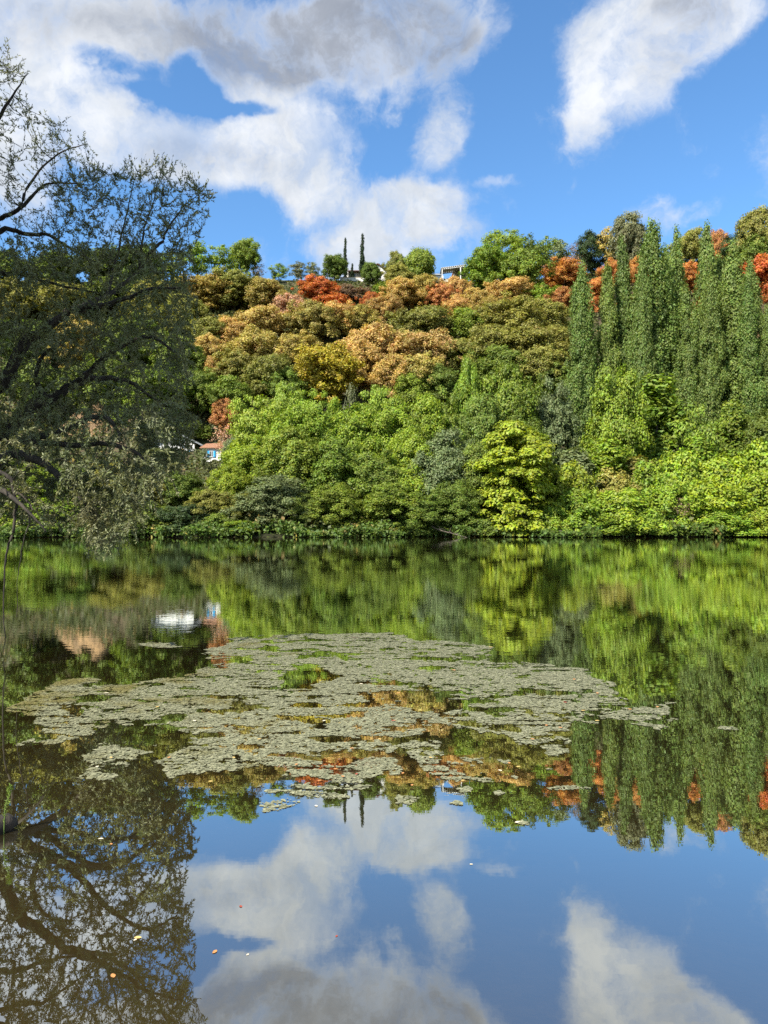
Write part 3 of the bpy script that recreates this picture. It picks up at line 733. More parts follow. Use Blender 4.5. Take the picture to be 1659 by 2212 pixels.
# ---------------------------------------------------------------- houses
def window(par, x0, x1, z0, z1, y, shutters=(), fr=M_WHITE):
    w_ = MB().box(x0, x1, y-0.02, y+0.05, z0, z1).build('window', M_DARK, par)
    f = MB(); t = 0.07
    f.box(x0-t, x0, y-0.06, y+0.05, z0-t, z1+t); f.box(x1, x1+t, y-0.06, y+0.05, z0-t, z1+t); f.box(x0, x1, y-0.06, y+0.05, z1, z1+t); f.box(x0, x1, y-0.10, y+0.05, z0-t, z0)
    xm = (x0+x1)/2; f.box(xm-0.03, xm+0.03, y-0.05, y-0.022, z0, z1)
    f.build('frame', fr, w_)
    for sgn, wd in shutters:
        s = MB()
        if sgn < 0: xa, xb = x0-t-wd, x0-t-0.01
        else: xa, xb = x1+t+0.01, x1+t+wd
        s.box(xa, xb, y-0.09, y-0.04, z0-t, z1+t)
        for k in range(3):
            zz = z0+(z1-z0)*(0.12+0.38*k); s.box(xa+0.02, xb-0.02, y-0.12, y-0.09, zz-0.05, zz+0.05)
        s.build('shutter', M_BLUE, par)
# white house with a gable on the hilltop
D = 221.0; p0 = at(735, 612, D); zg = gz(p0.x+8, D)
def hx(px, py, D=221.0): q = at(px, py, D); return q.x, q.z
h = empty('hilltop_house', (at(785, 600, D).x, D, zg))
def loc(px, py, o, D=221.0): q = at(px, py, D); return q.x-o.location.x, q.z-o.location.z
gl0, _ = loc(795, 600, h); gl1, ge = loc(836.5, 595, h); ga, gt = loc(817, 582, h)
zr0 = -0.6
gm = (gl0+gl1)/2
MB().prism([(gl0, zr0), (gl1, zr0), (gl1, ge), (gm, gt), (gl0, ge)], -4, 6).build('wall', M_WHITE, h)
MB().prism([(gm, gt+.30), (gm, gt+.02), (gl1+.5, ge-.32), (gl1+.5, ge-.02)], -4.5, 6.5).build('roof', M_BROWN, h)
MB().prism([(gm, gt+.30), (gl0-.5, ge-.02), (gl0-.5, ge-.32), (gm, gt+.02)], -4.5, 6.5).build('roof', M_BROWN, h)
wl0, wt = loc(753, 590, h); wl1 = gl0-.003
MB().box(wl0, wl1, -1, 6, zr0, wt).build('wall', M_CREAM, h)
MB().prismx([(-2.2, wt-.15), (-2.2, wt+.1), (2.5, wt+1.6), (6.6, wt+.1), (6.6, wt-.05), (2.5, wt+1.35)], wl0-.4, wl1-.02).build('roof', M_BROWN, h)
x0, z1 = loc(757, 595, h); x1, z0 = loc(768, 606, h); window(h, x0, x1, z0, z1, -1.06)
x0, z1 = loc(828.5, 598, h); x1, z0 = loc(831, 606, h); window(h, x0, x1, z0, z1, -4.06)
cx_, cz_ = loc(748, 584, h); MB().box(cx_-.5, cx_+.5, 1.5, 2.5, 0, cz_+1.0).build('chimney', M_WHITE, h)
tag(h, 'white hilltop house with brown roofs and a gable, behind two tall cypresses', 'house')
a = at(735, 610, 217); b = at(790, 606, 217)
tw = empty('terrace_wall', ((a.x+b.x)/2, 217, gz(0, 217)-.4)); L = (b.x-a.x)/2
MB().box(-L, L, -.2, .2, 0, 2.2).build('wall', M_WHITE, tw); MB().box(-L-.1, L+.1, -.28, .28, 2.2, 2.35).build('coping', M_CREAM, tw)
tag(tw, 'long low white terrace wall in front of the hilltop house', 'wall')

# pergola house
D = 219.0; h = empty('pergola_house', (at(985, 600, D).x, D, gz(at(985, 600, D).x, D)))
L = lambda px, py, D=219.0: loc(px, py, h, D)
x0, z1 = L(982, 584); x1, _ = L(1012, 584)
MB().box(x0, x1, 1, 8, -1, z1).build('wall', M_CREAM, h)
MB().box(x0-.4, x1+.3, .4, 8.4, z1, z1+.3).build('roof', M_TILE, h)
x0, z1 = L(925, 586); x1, _ = L(951, 586)
MB().box(x0, x1, 2.5, 8, -1, z1-.4).build('wall', M_CREAM, h)
MB().box(x0-.4, x1+.5, 1.8, 8.4, z1-.4, z1-.15).build('roof', M_GLAZE, h)
MB().box(x1+.003, L(982, 584)[0]-.003, 4, 8, -1, z1-1.0).build('wall', M_CREAM, h)
cx_, cz_ = L(994.5, 571); ch = MB().box(cx_-1.1, cx_+1.1, 3, 4.4, 1, cz_).build('chimney', M_CHIM, h)
MB().box(cx_-1.3, cx_+1.3, 2.8, 4.6, cz_+.25, cz_+.42).box(cx_-1.0, cx_-.8, 3.1, 4.3, cz_, cz_+.25).box(cx_+.8, cx_+1.0, 3.1, 4.3, cz_, cz_+.25).build('chimney_cap', M_METAL, ch)
pg = MB(); xa, za = L(951, 590); xb, zb = L(1003, 583.5)
for k in range(14):
    t_ = k/13; x_ = xa+(xb-xa)*t_; z_ = za+(zb-za)*t_; pg.box(x_-.09, x_+.09, -4, .9, z_, z_+.22)
for yy_ in (-3.8, .3):
    pg.v; b_ = len(pg.v)
    pg.prism([(xa, za-.25), (xb, zb-.25), (xb, zb-.02), (xa, za-.02)], yy_, yy_+.15)
for px in (953, 992):
    x_, _ = L(px, 600); t_ = (x_-xa)/(xb-xa); pg.box(x_-.13, x_+.13, -3.8, -3.55, -1, za+(zb-za)*t_-.26)
pg.build('pergola', M_WHITE, h)
MB().prism([(xa+.1, za+.24), (xb, zb+.24), (xb, zb+.29), (xa+.1, za+.29)], -4, .9).build('pergola_cover', M_GLAZE, h)
x0, z1 = L(985, 592); x1, z0 = L(996, 603); window(h, x0, x1, z0, z1, .94)
x0, z1 = L(930, 592); x1, z0 = L(940, 602); window(h, x0, x1, z0, z1, 2.44)
x0, z1 = L(929, 606.5); x1, _ = L(955, 606)
MB().box(x0, x1, -4.5, -4.2, -1.5, z1).build('balcony_wall', M_WHITE, h)
rl = MB(); rl.box(x0, x1, -4.4, -4.34, z1+.75, z1+.82)
for k in range(9): xx = x0+(x1-x0)*(k+.5)/9; rl.box(xx-.03, xx+.03, -4.4, -4.34, z1, z1+.75)
rl.build('railing', M_METAL, h)
tag(h, 'cream hilltop house with white pergola, balcony and brick chimney', 'house')
a = at(877, 604, 216); b = at(903, 602, 216)
gw = empty('garden_wall', ((a.x+b.x)/2, 216, gz(a.x, 216)-.4)); l_ = (b.x-a.x)/2
MB().box(-l_, l_, -.15, .15, 0, a.z-gw.location.z).build('wall', M_WHITE, gw); MB().box(-l_-.05, l_+.05, -.2, .2, a.z-gw.location.z, a.z-gw.location.z+.1).build('coping', M_CREAM, gw)
tag(gw, 'short white garden wall below the domed ridge tree', 'wall')

# riverside cottage and the bigger white house beside it
D = 128.0; c0 = at(457, 999, D); h = empty('cottage', (c0.x, D, gz(c0.x, D)))
def L(px, py, D=128.0): q = at(px, py, D); return q.x-h.location.x, q.z-h.location.z
x0, ze = L(437, 968.5); x1, zb = L(477.5, 1003)
MB().box(x0, x1, 0, 5, -1.5, ze).build('wall', M_WHITE, h)
_, zt = L(460, 956)
MB().prismx([(-.45, ze-.02), (-.45, ze+.12), (5.0, zt+.45), (5.0, zt+.28)], x0-.35, x1+.75).build('roof', M_TILE, h)
MB().box(x0-.2, x1+.3, -.12, -.003, ze-.14, ze-.03).build('gutter', M_WHITE, h)
xa, z1 = L(454, 975); xb, z0 = L(460.2, 986.5)
window(h, xa, xb, z0, z1, -.06, ((-1, .75*(xb-xa)), (1, .75*(xb-xa))))
MB().box(x0+.2, x1-1.6, -1.3, -.003, z0-1.0, z0-.85).box(x0+.2, x1-1.6, -1.3, -1.2, z0-.85, z0-.30).build('balcony', M_WHITE, h)
tag(h, 'small white cottage with clay tile roof and bright blue shutters by the willow tips', 'house')
D = 131.0; c0 = at(380, 999, D); h = empty('riverside_house', (c0.x, D, gz(c0.x, D)))
def L(px, py, D=131.0): q = at(px, py, D); return q.x-h.location.x, q.z-h.location.z
x0, ze = L(338, 957); x1, _ = L(420, 957); xm, zt = L(381, 936)
MB().prism([(x0, -1.5), (x1, -1.5), (x1, ze), (xm, zt), (x0, ze)], 0, 8).build('wall', M_WHITE, h)
MB().prism([(xm, zt+.3), (xm, zt+.02), (x1+1.6, ze-.62), (x1+1.6, ze-.35)], -.5, 8.5).build('roof', M_SLATE, h)
MB().prism([(xm, zt+.3), (x0-.7, ze-.1), (x0-.7, ze-.38), (xm, zt+.02)], -.5, 8.5).build('roof', M_SLATE, h)
for pa, pb in ((371, 378), (399, 405)):
    xa, z1 = L(pa, 975); xb, z0 = L(pb, 986); window(h, xa, xb, z0, z1, -.06, ((-1, .5), (1, .5)))
xa, z1 = L(382, 948); xb, z0 = L(387, 956); window(h, xa, xb, z0, z1, -.06)
x2, z2 = L(314, 966)
MB().box(x2, x0-.003, 1, 7, -1.5, z2).build('annex', M_WHITE, h)
MB().box(x2-.3, x0+.2, .6, 7.3, z2, z2+.2).build('annex_roof', M_SLATE, h)
xa, z1 = L(320, 976); xb, z0 = L(326, 986); window(h, xa, xb, z0, z1, .94, ((1, .5),))
tag(h, 'larger white riverside house with grey gabled roof and blue shutters behind the willow', 'house')

# ---------------------------------------------------------------- the willow on the near bank
r = np.random.default_rng(11)
def C1(cx, cy): return cx*.3472, 438.9+cy*.3472      # points read off an enlargement of the photograph
BO = [  # px,py,D,radius
 [(-560,1330,11.2,.30),(-380,1080,11.4,.26),(-200,930,11.7,.21),(-60,860,12,.15),(0,833,12,.11),(50,752,12,.09),(100,705,12,.075),(155,671,12,.06),(200,662,11.8,.05),(260,650,11.4,.035),(330,625,11,.025),(400,620,10.6,.014)],
 [(-380,1080,11.4,.2),(-150,1010,12.2,.15),(0,940,12.3,.12),(50,895,12.3,.10),(105,865,12.3,.085),(150,838,12.4,.07),(185,820,12.6,.06),(235,816,12.8,.05),(290,832,13,.035),(340,870,13.2,.02),(370,930,13.3,.012)],
 [(150,838,12.4,.055),(182,812,12.2,.05),(235,765,12,.042),(290,735,11.8,.032),(330,730,11.6,.024),(390,770,11.4,.012)],
 [(-250,1020,12,.13),(-60,1010,11,.10),(0,995,10.6,.085),(35,980,10.5,.07),(110,1012,10.4,.05),(150,1050,10.3,.035),(185,1090,10.2,.02)],
 [(-200,930,11.7,.15),(-150,760,12.5,.10),(-60,620,12.8,.06),(0,592,13,.045),(60,598,13,.035),(150,620,13,.02),(240,640,13,.01)],
 [(-200,930,11.7,.16),(-180,700,13,.11),(-90,560,13.4,.07),(0,500,13.5,.05),(50,502,13.6,.04),(110,512,13.6,.03),(170,545,13.7,.018),(230,580,13.8,.01)],
 [(-90,560,13.4,.06),(-40,500,13.5,.05),(0,470,13.5,.042),(40,455,13.5,.036),(90,405,13.6,.022),(130,395,13.6,.016),(200,400,13.7,.009)],
 [(-180,700,13,.09),(-120,440,12.6,.06),(-60,330,12.4,.045),(0,250,12.3,.03),(40,190,12.3,.014),(60,160,12.3,.007)],
 [(40,455,13.5,.03),(70,390,13.6,.022),(130,330,13.7,.014),(190,310,13.8,.007)],
 [(155,671,12,.05),(230,640,12.6,.04),(300,585,13,.034),(325,545,13.1,.03),(350,520,13.1,.025),(365,490,13.1,.018),(395,450,13.1,.011),(430,420,13.1,.006)],
 [(300,585,13,.026),(310,500,13.2,.018),(330,440,13.3,.012),(345,380,13.4,.006)],
 [(230,640,12.6,.03),(250,560,13,.022),(270,480,13.2,.014),(290,390,13.3,.007)],
 [(0,940,12.3,.09),(60,950,11.5,.06),(150,925,11,.05),(210,900,10.8,.04),(250,920,10.7,.028),(258,955,10.7,.014)],
 [(-120,1000,9.5,.05),(-40,1010,9.4,.035),(20,1035,9.4,.026),(32,1080,9.4,.022),(30,1140,9.4,.018),(12,1210,9.4,.012),(10,1330,9.4,.008),(8,1415,9.4,.004)],
 [(32,1060,9.4,.014),(66,1090,9.3,.010),(62,1130,9.3,.008),(48,1180,9.3,.006),(40,1260,9.3,.004),(36,1330,9.3,.003)],
 [(60,950,11.5,.05),(150,960,11,.04),(260,965,10.6,.032),(320,1000,10.4,.022),(350,1060,10.3,.010)],
 [(105,865,12.3,.05),(80,820,12,.04),(95,770,11.8,.03),(130,740,11.6,.018),(160,730,11.5,.009)],
 [(-380,1080,11.4,.12),(-260,800,10.6,.09),(-160,640,10.2,.06),(-60,560,10,.04),(-20,500,10,.02)],
 [(-250,1020,12,.09),(-120,1000,9.8,.06),(0,1060,9.2,.035),(60,1100,9,.018),(100,1150,9,.008)],
]
def smooth_line(pts, per=6):
    P = np.array(pts, float); n = len(P); t = np.arange(n); q = np.linspace(0, n-1, (n-1)*per+1); o = []
    for s in q:
        i = min(int(s), n-2); f = s-i
        p0, p1, p2, p3 = P[max(i-1, 0)], P[i], P[i+1], P[min(i+2, n-1)]
        o.append(0.5*((2*p1)+(-p0+p2)*f+(2*p0-5*p1+4*p2-p3)*f*f+(-p0+3*p1-3*p2+p3)*f**3))
    return np.array(o)
M_WBARK = bark_mat('willow_bark', (0.022, 0.018, 0.013), (0.060, 0.048, 0.034), 9)
wr = at(-560, 1330, 11.2); wroot = empty('willow_tree', (wr.x, wr.y, gz(wr.x, wr.y)-.05)); wo = np.array(wroot.location)
nodes = []; nrad = []
for bi, bo in enumerate(BO):
    P = np.array([[*at(x, y, D), rr] for x, y, D, rr in bo]); P = smooth_line(P, 7)
    P[:, :3] += (np.stack([fbm(np.arange(len(P))*.35, np.full(len(P), k*9.+bi*3), 50+k) for k in range(3)], 1)-.5)*0.16*np.clip(P[:, 3:4]*8+0.25, 0, 1)
    nodes.append(P[:, :3]); nrad.append(np.maximum(P[:, 3], .003))
    mb = MB().tube(P[:, :3]-wo, np.maximum(P[:, 3], .003), 8)
    mb.build('limb', M_WBARK, wroot, True)
# trunk proper, rooted on the near bank
MB().tube([(0, 0, -.3), (.15, 0, .5), (.1, .05, 1.2), (0, 0, wr.z-wroot.location.z+.3), (-.3, .3, 3.5), (-.5, .4, 6.0)], [.62, .46, .42, .38, .28, .12], 14).build('trunk', M_WBARK, wroot, True)
tree_pts = np.concatenate(nodes); tree_rad = np.concatenate(nrad)
POLY = [  # outline in the photograph with depth of twigs (min, max) and number of side branches
 ([(-330,60),(20,95),(45,130),(78,170),(75,250),(130,250),(180,300),(215,350),(235,420),(160,500),(-330,560)], 12, 14.5, 120, 1),
 ([(120,400),(235,360),(285,345),(340,345),(380,355),(430,395),(470,430),(455,480),(425,530),(420,560),(100,600)], 12.2, 14, 80, 1),
 ([(-330,520),(150,520),(420,545),(430,650),(425,760),(-330,760)], 9.8, 14.2, 210, 0),
 ([(-330,700),(430,700),(420,840),(395,900),(-330,930)], 9.8, 14.2, 210, 0),
 ([(-330,880),(400,880),(385,1000),(350,1070),(270,1150),(200,1165),(120,1130),(-200,1100)], 9.2, 13, 230, -1),
 ([(140,1000),(330,1000),(300,1120),(255,1180),(190,1180)], 9.6, 11.5, 60, -1),
 ([(-300,1000),(60,1000),(60,1080),(-300,1120)], 9.0, 11.5, 40, -1),
 ([(300,880),(428,890),(415,960),(385,1010),(300,1010)], 10.8, 13.0, 36, -1),
]
def in_poly(px, py, poly):
    px = np.asarray(px); py = np.asarray(py); ins = np.zeros(px.shape, bool); n = len(poly)
    for i in range(n):
        x1, y1 = poly[i]; x2, y2 = poly[(i+1) % n]
        c_ = ((y1 > py) != (y2 > py))
        ins ^= c_ & (px < (x2-x1)*(py-y1)/((y2-y1) if y2 != y1 else 1e-9)+x1)
    return ins
def sample_poly(poly, n, d0, d1):
    xs = [p[0] for p in poly]; ys = [p[1] for p in poly]; o = []
    while len(o) < n:
        x = r.uniform(min(xs), max(xs)); y = r.uniform(min(ys), max(ys))
        if in_poly(np.array([x]), np.array([y]), poly)[0]: o.append(at(x, y, r.uniform(d0, d1)))
    return np.array(o)
targets = []; mode = []
for poly, d0, d1, n, md in POLY:
    t_ = sample_poly(poly, n, d0, d1); targets.append(t_); mode += [md]*n
targets = np.concatenate(targets); mode = np.array(mode)
order = np.argsort([np.min(np.linalg.norm(tree_pts-t_, axis=1)) for t_ in targets])
sec = MB(); pts_all = [tree_pts]; rad_all = [tree_rad]; pm = [np.zeros(len(tree_pts), int)]
cur = tree_pts; curr = tree_rad
def curve(a, b, md, n=7, w=0.12):
    L_ = np.linalg.norm(b-a); t_ = np.linspace(0, 1, n)[:, None]
    arch = np.array([0, 0, 0.18*L_ if md <= 0 else -0.10*L_])
    wob = (r.normal(size=(n, 3))*w*0.25*L_)*np.sin(np.pi*t_)
    return a+(b-a)*t_+arch*np.sin(np.pi*t_)+wob*0.6
for i in order:
    t_ = targets[i]; d = np.linalg.norm(cur-t_, axis=1)+np.where(curr < .004, .15, 0)
    j = int(np.argmin(d)); a = cur[j]; L_ = np.linalg.norm(t_-a)
    if L_ < 0.06: continue
    p = curve(a, t_, mode[i], max(4, int(L_*9)))
    r0 = min(curr[j]*0.6, .003+.010*L_); rr = np.linspace(r0, .0022, len(p))
    sec.tube(p-wo, rr, 5)
    cur = np.concatenate([cur, p]); curr = np.concatenate([curr, rr]); pts_all.append(p); rad_all.append(rr)
sec.build('branches', M_WBARK, wroot, True)
o_ = COL.objects[-1]; 
# fine twigs with narrow leaves
NTW = 5200
tg = []; tm_ = []
wt_ = [1000, 700, 1250, 1150, 1050, 300, 160, 260]
for (poly, d0, d1, n, md), k in zip(POLY, wt_):
    tg.append(sample_poly(poly, k, d0, d1)); tm_ += [md]*k
SHADE_C = np.array([-10.8, 6.5, 10.6]); q_ = unit(r.normal(size=(900, 3)))*(r.random(900)**.33)[:, None]*np.array([5.5, 5.0, 4.2])+SHADE_C  # centres of added out-of-view leaf blobs that shade the willow
q2_ = unit(r.normal(size=(260, 3)))*(r.random(260)**.33)[:, None]*np.array([2.6, 2.6, 2.2])+np.array([-8.6, 7.6, 6.6]); q_ = np.concatenate([q_, q2_]); shade_ok = lambda p: ~((p[:, 1]+.78*p[:, 2] < 12.0) & (p[:, 1]+.78*p[:, 2] > 4.0) & (p[:, 0]+.73*p[:, 2] > -4.6)); q_ = q_[(q_[:, 0] < -0.60*q_[:, 1]-0.9)]; q_ = q_[shade_ok(q_)]
tg = np.concatenate(tg); tm_ = np.array(tm_)
tw = MB(); Lp = []; Ld = []
base_pts = cur; base_rad = curr
thin = base_rad < .03; base_pts = base_pts[thin]
for i, t_ in enumerate(tg):
    d = np.linalg.norm(base_pts-t_, axis=1); j = int(np.argmin(d)); a = base_pts[j]; L_ = d[j]
    dr = t_-a
    if L_ < 0.25: dr = dr/max(L_, 1e-3)*0.25
    if L_ > 1.3: dr = dr/L_*1.3
    md = tm_[i]
    L_ = np.linalg.norm(dr); e = a+dr*(1.0 if md else 1.0)+np.array([0, 0, {1: .22, 0: -.05, -1: -.28}[md]*(0.4+L_*0.5)])
    n = 6; p = curve(a, e, md, n, .10)
    if i % 1 == 0: tw.tube(p-wo, np.linspace(.0032, .0012, n), 3)
    m_ = int((34+L_*75)*{1: .44, 0: .80, -1: .88}[md])
    s = r.random(m_)**0.8*(n-1); k = np.minimum(s.astype(int), n-2); f = (s-k)[:, None]
    q = p[k]*(1-f)+p[k+1]*f; dd = unit(p[k+1]-p[k])
    Lp.append(q); Ld.append(unit(dd*0.7+r.normal(size=(m_, 3))*0.55+np.array([0, 0, .25 if md > 0 else -.10])))
tw.build('twigs', M_WBARK, wroot)
Lp = np.concatenate(Lp); Ld = np.concatenate(Ld); n = len(Lp)
side = unit(np.cross(Ld, unit(r.normal(size=(n, 3))))); ll = (0.034+0.034*r.random(n))[:, None]; ww = ll*0.12+.0012
co = np.stack([Lp, Lp+Ld*ll*.45+side*ww, Lp+Ld*ll, Lp+Ld*ll*.45-side*ww], 1).reshape(-1, 3)-wo
M_WLEAF = foliage_mat('willow_foliage', fixed=(.200, .215, .092), trans=0.35, gloss=0.03)
link(bpy.data.objects.new('leaves', mesh_np('leaves', co, 4, M_WLEAF, r.random(n))), wroot)
# unseen leaves added over the bank to shade the lower willow
m_ = 22000; k = r.integers(0, len(q_), m_); hp_ = q_[k]+r.normal(size=(m_, 3))*.28; hp_ = hp_[(hp_[:, 0] < -0.56*hp_[:, 1]-.5) & shade_ok(hp_)]
link(bpy.data.objects.new('crown', mesh_np('crown', leaf_quads(hp_-wo, unit(r.normal(size=hp_.shape)), .16+.10*r.random(len(hp_)), r, 2.2), 4, M_WLEAF, r.random(len(hp_)))), wroot)
up = MB()  # limbs carrying the added shading leaves
for e in q_[:22]: s_ = np.array(wr)+np.array([-.4, .3, 3.5]); up.tube([s_-wo, (s_+e)/2+np.array([0, 0, .8])-wo, e-wo], [.12, .08, .02], 6)
up.build('branches', M_WBARK, wroot, True)
print('WILLOW LEAVES', n)
tag(wroot, 'large grey green willow leaning out over the water, its branches drooping to the surface', 'tree')

# ---------------------------------------------------------------- floating weed mat
POLYS = [[(530,1378),(640,1370),(850,1368),(900,1382),(1030,1388),(1050,1398),(1040,1420),(1085,1433),(1150,1438),(1260,1446),(1290,1462),(1318,1478),(1290,1495),(1310,1515),(1300,1530),(1250,1545),(1300,1555),(1230,1572),(1180,1585),(1230,1595),(1180,1617),(1080,1605),(1100,1590),(1010,1575),(950,1570),(900,1590),(830,1595),(860,1610),(830,1640),(880,1655),(860,1680),(830,1690),(760,1718),(700,1712),(560,1700),(620,1680),(600,1660),(520,1655),(430,1675),(380,1650),(360,1640),(420,1620),(360,1605),(370,1590),(400,1580),(350,1575),(250,1560),(200,1590),(100,1605),(20,1608),(60,1580),(100,1570),(0,1535),(50,1520),(110,1490),(130,1465),(200,1470),(260,1480),(300,1470),(350,1460),(430,1445),(480,1425),(440,1410),(470,1395)],
 [(1290,1530),(1370,1522),(1465,1523),(1440,1540),(1400,1562),(1300,1550)],
 [(180,1674),(230,1645),(218,1612),(280,1610),(350,1618),(290,1640),(270,1670)],
 [(860,1612),(930,1600),(1000,1632),(1100,1645),(1170,1646),(1185,1662),(1080,1675),(1000,1678),(930,1660)],
 [(300,1388),(400,1387),(410,1394),(330,1395)],[(425,1412),(500,1410),(520,1420),(450,1425)]]
HP = [[(590,1455),(640,1432),(700,1440),(722,1460),(690,1478),(640,1492),(600,1478)],[(630,1412),(720,1407),(725,1417),(640,1421)],[(840,1507),(930,1500),(1010,1522),(960,1536),(880,1528)],
      [(150,1540),(190,1518),(225,1530),(190,1555)],[(560,1695),(600,1672),(640,1690),(600,1705)],[(880,1490),(900,1484),(940,1490),(900,1498)],[(270,1455),(330,1450),(300,1466)]]
m, N = new_mat('floating_weed'); P = N.n('ShaderNodeNewGeometry').outputs['Position']; ti = N.n('ShaderNodeAttribute', attribute_name='tint').outputs['Fac']
ob = N.n('ShaderNodeSeparateXYZ', {0: P})
n1 = N.noise(P, 1.6, 5, 0.6); n2 = N.noise(P, 22.0, 4, 0.7)
c = N.mix(N.mr(n2, 0.35, 0.65), (0.295, 0.290, 0.172), (0.145, 0.15, 0.08))
c = N.mix(N.mr(N.m('ADD', n1, N.m('MULTIPLY', ob.outputs[0], -0.06)), 0.62, 0.80), c, (0.17, 0.15, 0.045))
c = N.mix(N.mr(n1, 0.35, 0.22), c, (0.15, 0.095, 0.06))
c = N.n('ShaderNodeHueSaturation', {'Hue': 0.5, 'Saturation': 1.0, 'Value': N.mr(ti, 0, 1, 0.78, 1.22, False), 'Color': c}).outputs[0]
out(N, N.n('ShaderNodeBsdfPrincipled', {'Base Color': c, 'Roughness': 0.62, 'Normal': bump(N, n2, 0.004)}).outputs[0])
M_WEED = m
def bits(cx, cy, size, seed, zmax=.005):
    r = np.random.default_rng(seed); n = len(cx); k = 6
    ang = r.random(n)*6.28; asp = 0.35+0.5*r.random(n)
    th = np.linspace(0, 2*np.pi, k, endpoint=False)[None]+r.uniform(-.25, .25, (n, k)); rd = size[:, None]*(0.55+0.75*r.random((n, k)))
    lx = rd*np.cos(th); ly = rd*np.sin(th)*asp[:, None]
    x = cx[:, None]+lx*np.cos(ang)[:, None]-ly*np.sin(ang)[:, None]; y = cy[:, None]+lx*np.sin(ang)[:, None]+ly*np.cos(ang)[:, None]
    z = (0.0015+zmax*r.random(n)**2)[:, None]+(lx*r.normal(0, .03, n)[:, None]+ly*r.normal(0, .03, n)[:, None])
    z = np.maximum(z, 0.001)
    return np.stack([x, y, z], 2).reshape(-1, 3), k
def topx(x, y):      # world point on the water -> picture coordinates (only to test it against the outline)
    u, v = x/y, -CAM_H/y
    den = math.cos(PITCH)+v*math.sin(PITCH); 
    return 829.5+F*u/den, 1106-F*(v*math.cos(PITCH)-math.sin(PITCH))/den
n = 520000; r2_ = np.random.default_rng(21)
x = r2_.uniform(-4.2, 3.2, n); y = r2_.uniform(4.4, 11.6, n)
wx = (fbm(x*2.2, y*2.2, 61)-.5)*.55+(fbm(x*9, y*9, 71)-.5)*.20; wy = (fbm(x*2.2+40, y*2.2, 62)-.5)*.55+(fbm(x*9+9, y*9, 72)-.5)*.20
ppx, ppy = topx(x+wx, y+wy)
ins = np.zeros(n, bool)
for pl in POLYS: ins |= in_poly(ppx, ppy, pl)
for pl in HP: ins &= ~in_poly(ppx, ppy, pl)
fr_ = fbm(x*3.2+y*.6, y*5.5, 81, 5)
right = np.clip((ppx-850)/500, 0, 1)*np.clip((ppy-1480)/80, 0, 1)
low = np.clip((ppy-1590)/80, 0, 1)
ins &= fbm(x*2.5+y*.8, y*13, 97, 3) > 0.30
ins &= fr_ > 0.395+0.07*right+0.06*low
clus = fbm(x*14, y*14, 91, 3)
ins &= clus > 0.33
x, y = x[ins], y[ins]; print('WEED BITS', len(x))
if len(x) > 210000: x, y = x[:210000], y[:210000]
co, k = bits(x, y, (0.007+0.014*np.random.default_rng(3).random(len(x))**2), 4)
o = link(bpy.data.objects.new('floating_weed', mesh_np('floating_weed', co, k, M_WEED, np.random.default_rng(8).random(len(x)))))
tag(o, 'broken mat of grey green water weed floating on the river', kind='stuff')
def onw(px, py):
    u, v = ray(px, py); D = -CAM_H/v; return u*D, D
RAFT = [(598,1740,74,13,'pale raft of weed drifting alone below the mat, under the willow reflection'),(876,1728,46,12,'small raft of weed beside the reflected domed tree'),
        (1078,1713,20,4,'tiny scrap of weed beyond the reflected cypresses'),(1225,1702,84,4,'thin line of weed drifting over the reflected orange tree'),
        (1572,1573,40,5,'narrow scrap of weed out by the reflected poplars'),(988,1735,22,4,'scrap of weed drifting on the reflected cloud'),(1005,1706,30,5,'little weed scrap beside the mat tip, over reflected roofs'),
        (330,1392,70,3,'thin far strip of weed near the reflected white house'),(1130,1778,16,3,'lone weed scrap below the feathery tree reflection')]
for i, (px, py, wp, hp, lab) in enumerate(RAFT):
    cx_, cy_ = onw(px, py); _, ya = onw(px, py-hp); _, yb_ = onw(px, py+hp); sx_ = wp/F*cy_/2; sy_ = (ya-yb_)/2
    q = np.random.default_rng(100+i); nn = int(60+sx_*sy_*9000)
    a_ = q.random(nn)*6.28; rr = np.sqrt(q.random(nn)); ex = sx_*rr*np.cos(a_)*(1+.3*np.sin(3*a_+i)); ey = sy_*rr*np.sin(a_)*(1+.35*np.sin(2*a_+i*2))
    co, k = bits(ex+.15*ey, ey, 0.007+.014*q.random(nn)**2, 200+i, .004)
    o = link(bpy.data.objects.new('weed_raft', mesh_np('weed_raft', co, k, M_WEED, q.random(nn)))); o.location = (cx_, cy_, .0)
    tag(o, lab, 'water weed', 'scraps of weed drifting off the mat')

# fallen leaves on the water
def leaf_mesh(seed, L_=.05):
    q = random.Random(seed); n = 9; v = []; f = []
    for i in range(n):
        t_ = i/(n-1); wd = L_*.33*math.sin(math.pi*t_)**.7*(1-.25*t_)+.0006; x_ = (t_-.5)*L_; c_ = .10*L_*math.sin(t_*3+seed)
        for s_ in (-1, 0, 1): v.append((x_, s_*wd+c_*.3, .003+.12*wd*abs(s_)+.05*L_*(t_-.5)**2))
    for i in range(n-1):
        for s_ in (0, 1): k_ = i*3+s_; f.append((k_, k_+3, k_+4, k_+1))
    me = bpy.data.meshes.new('fallen_leaf'); me.from_pydata(v, [], f); return me
LM = [plain_mat('yellow_leaf', (.62,.46,.16), (.50,.32,.10), 30, .6), plain_mat('orange_leaf', (.55,.27,.09), (.42,.18,.06), 30, .6), plain_mat('pale_leaf', (.72,.66,.50), (.6,.52,.36), 30, .6), plain_mat('red_leaf', (.36,.07,.04), (.25,.05,.03), 30, .6)]
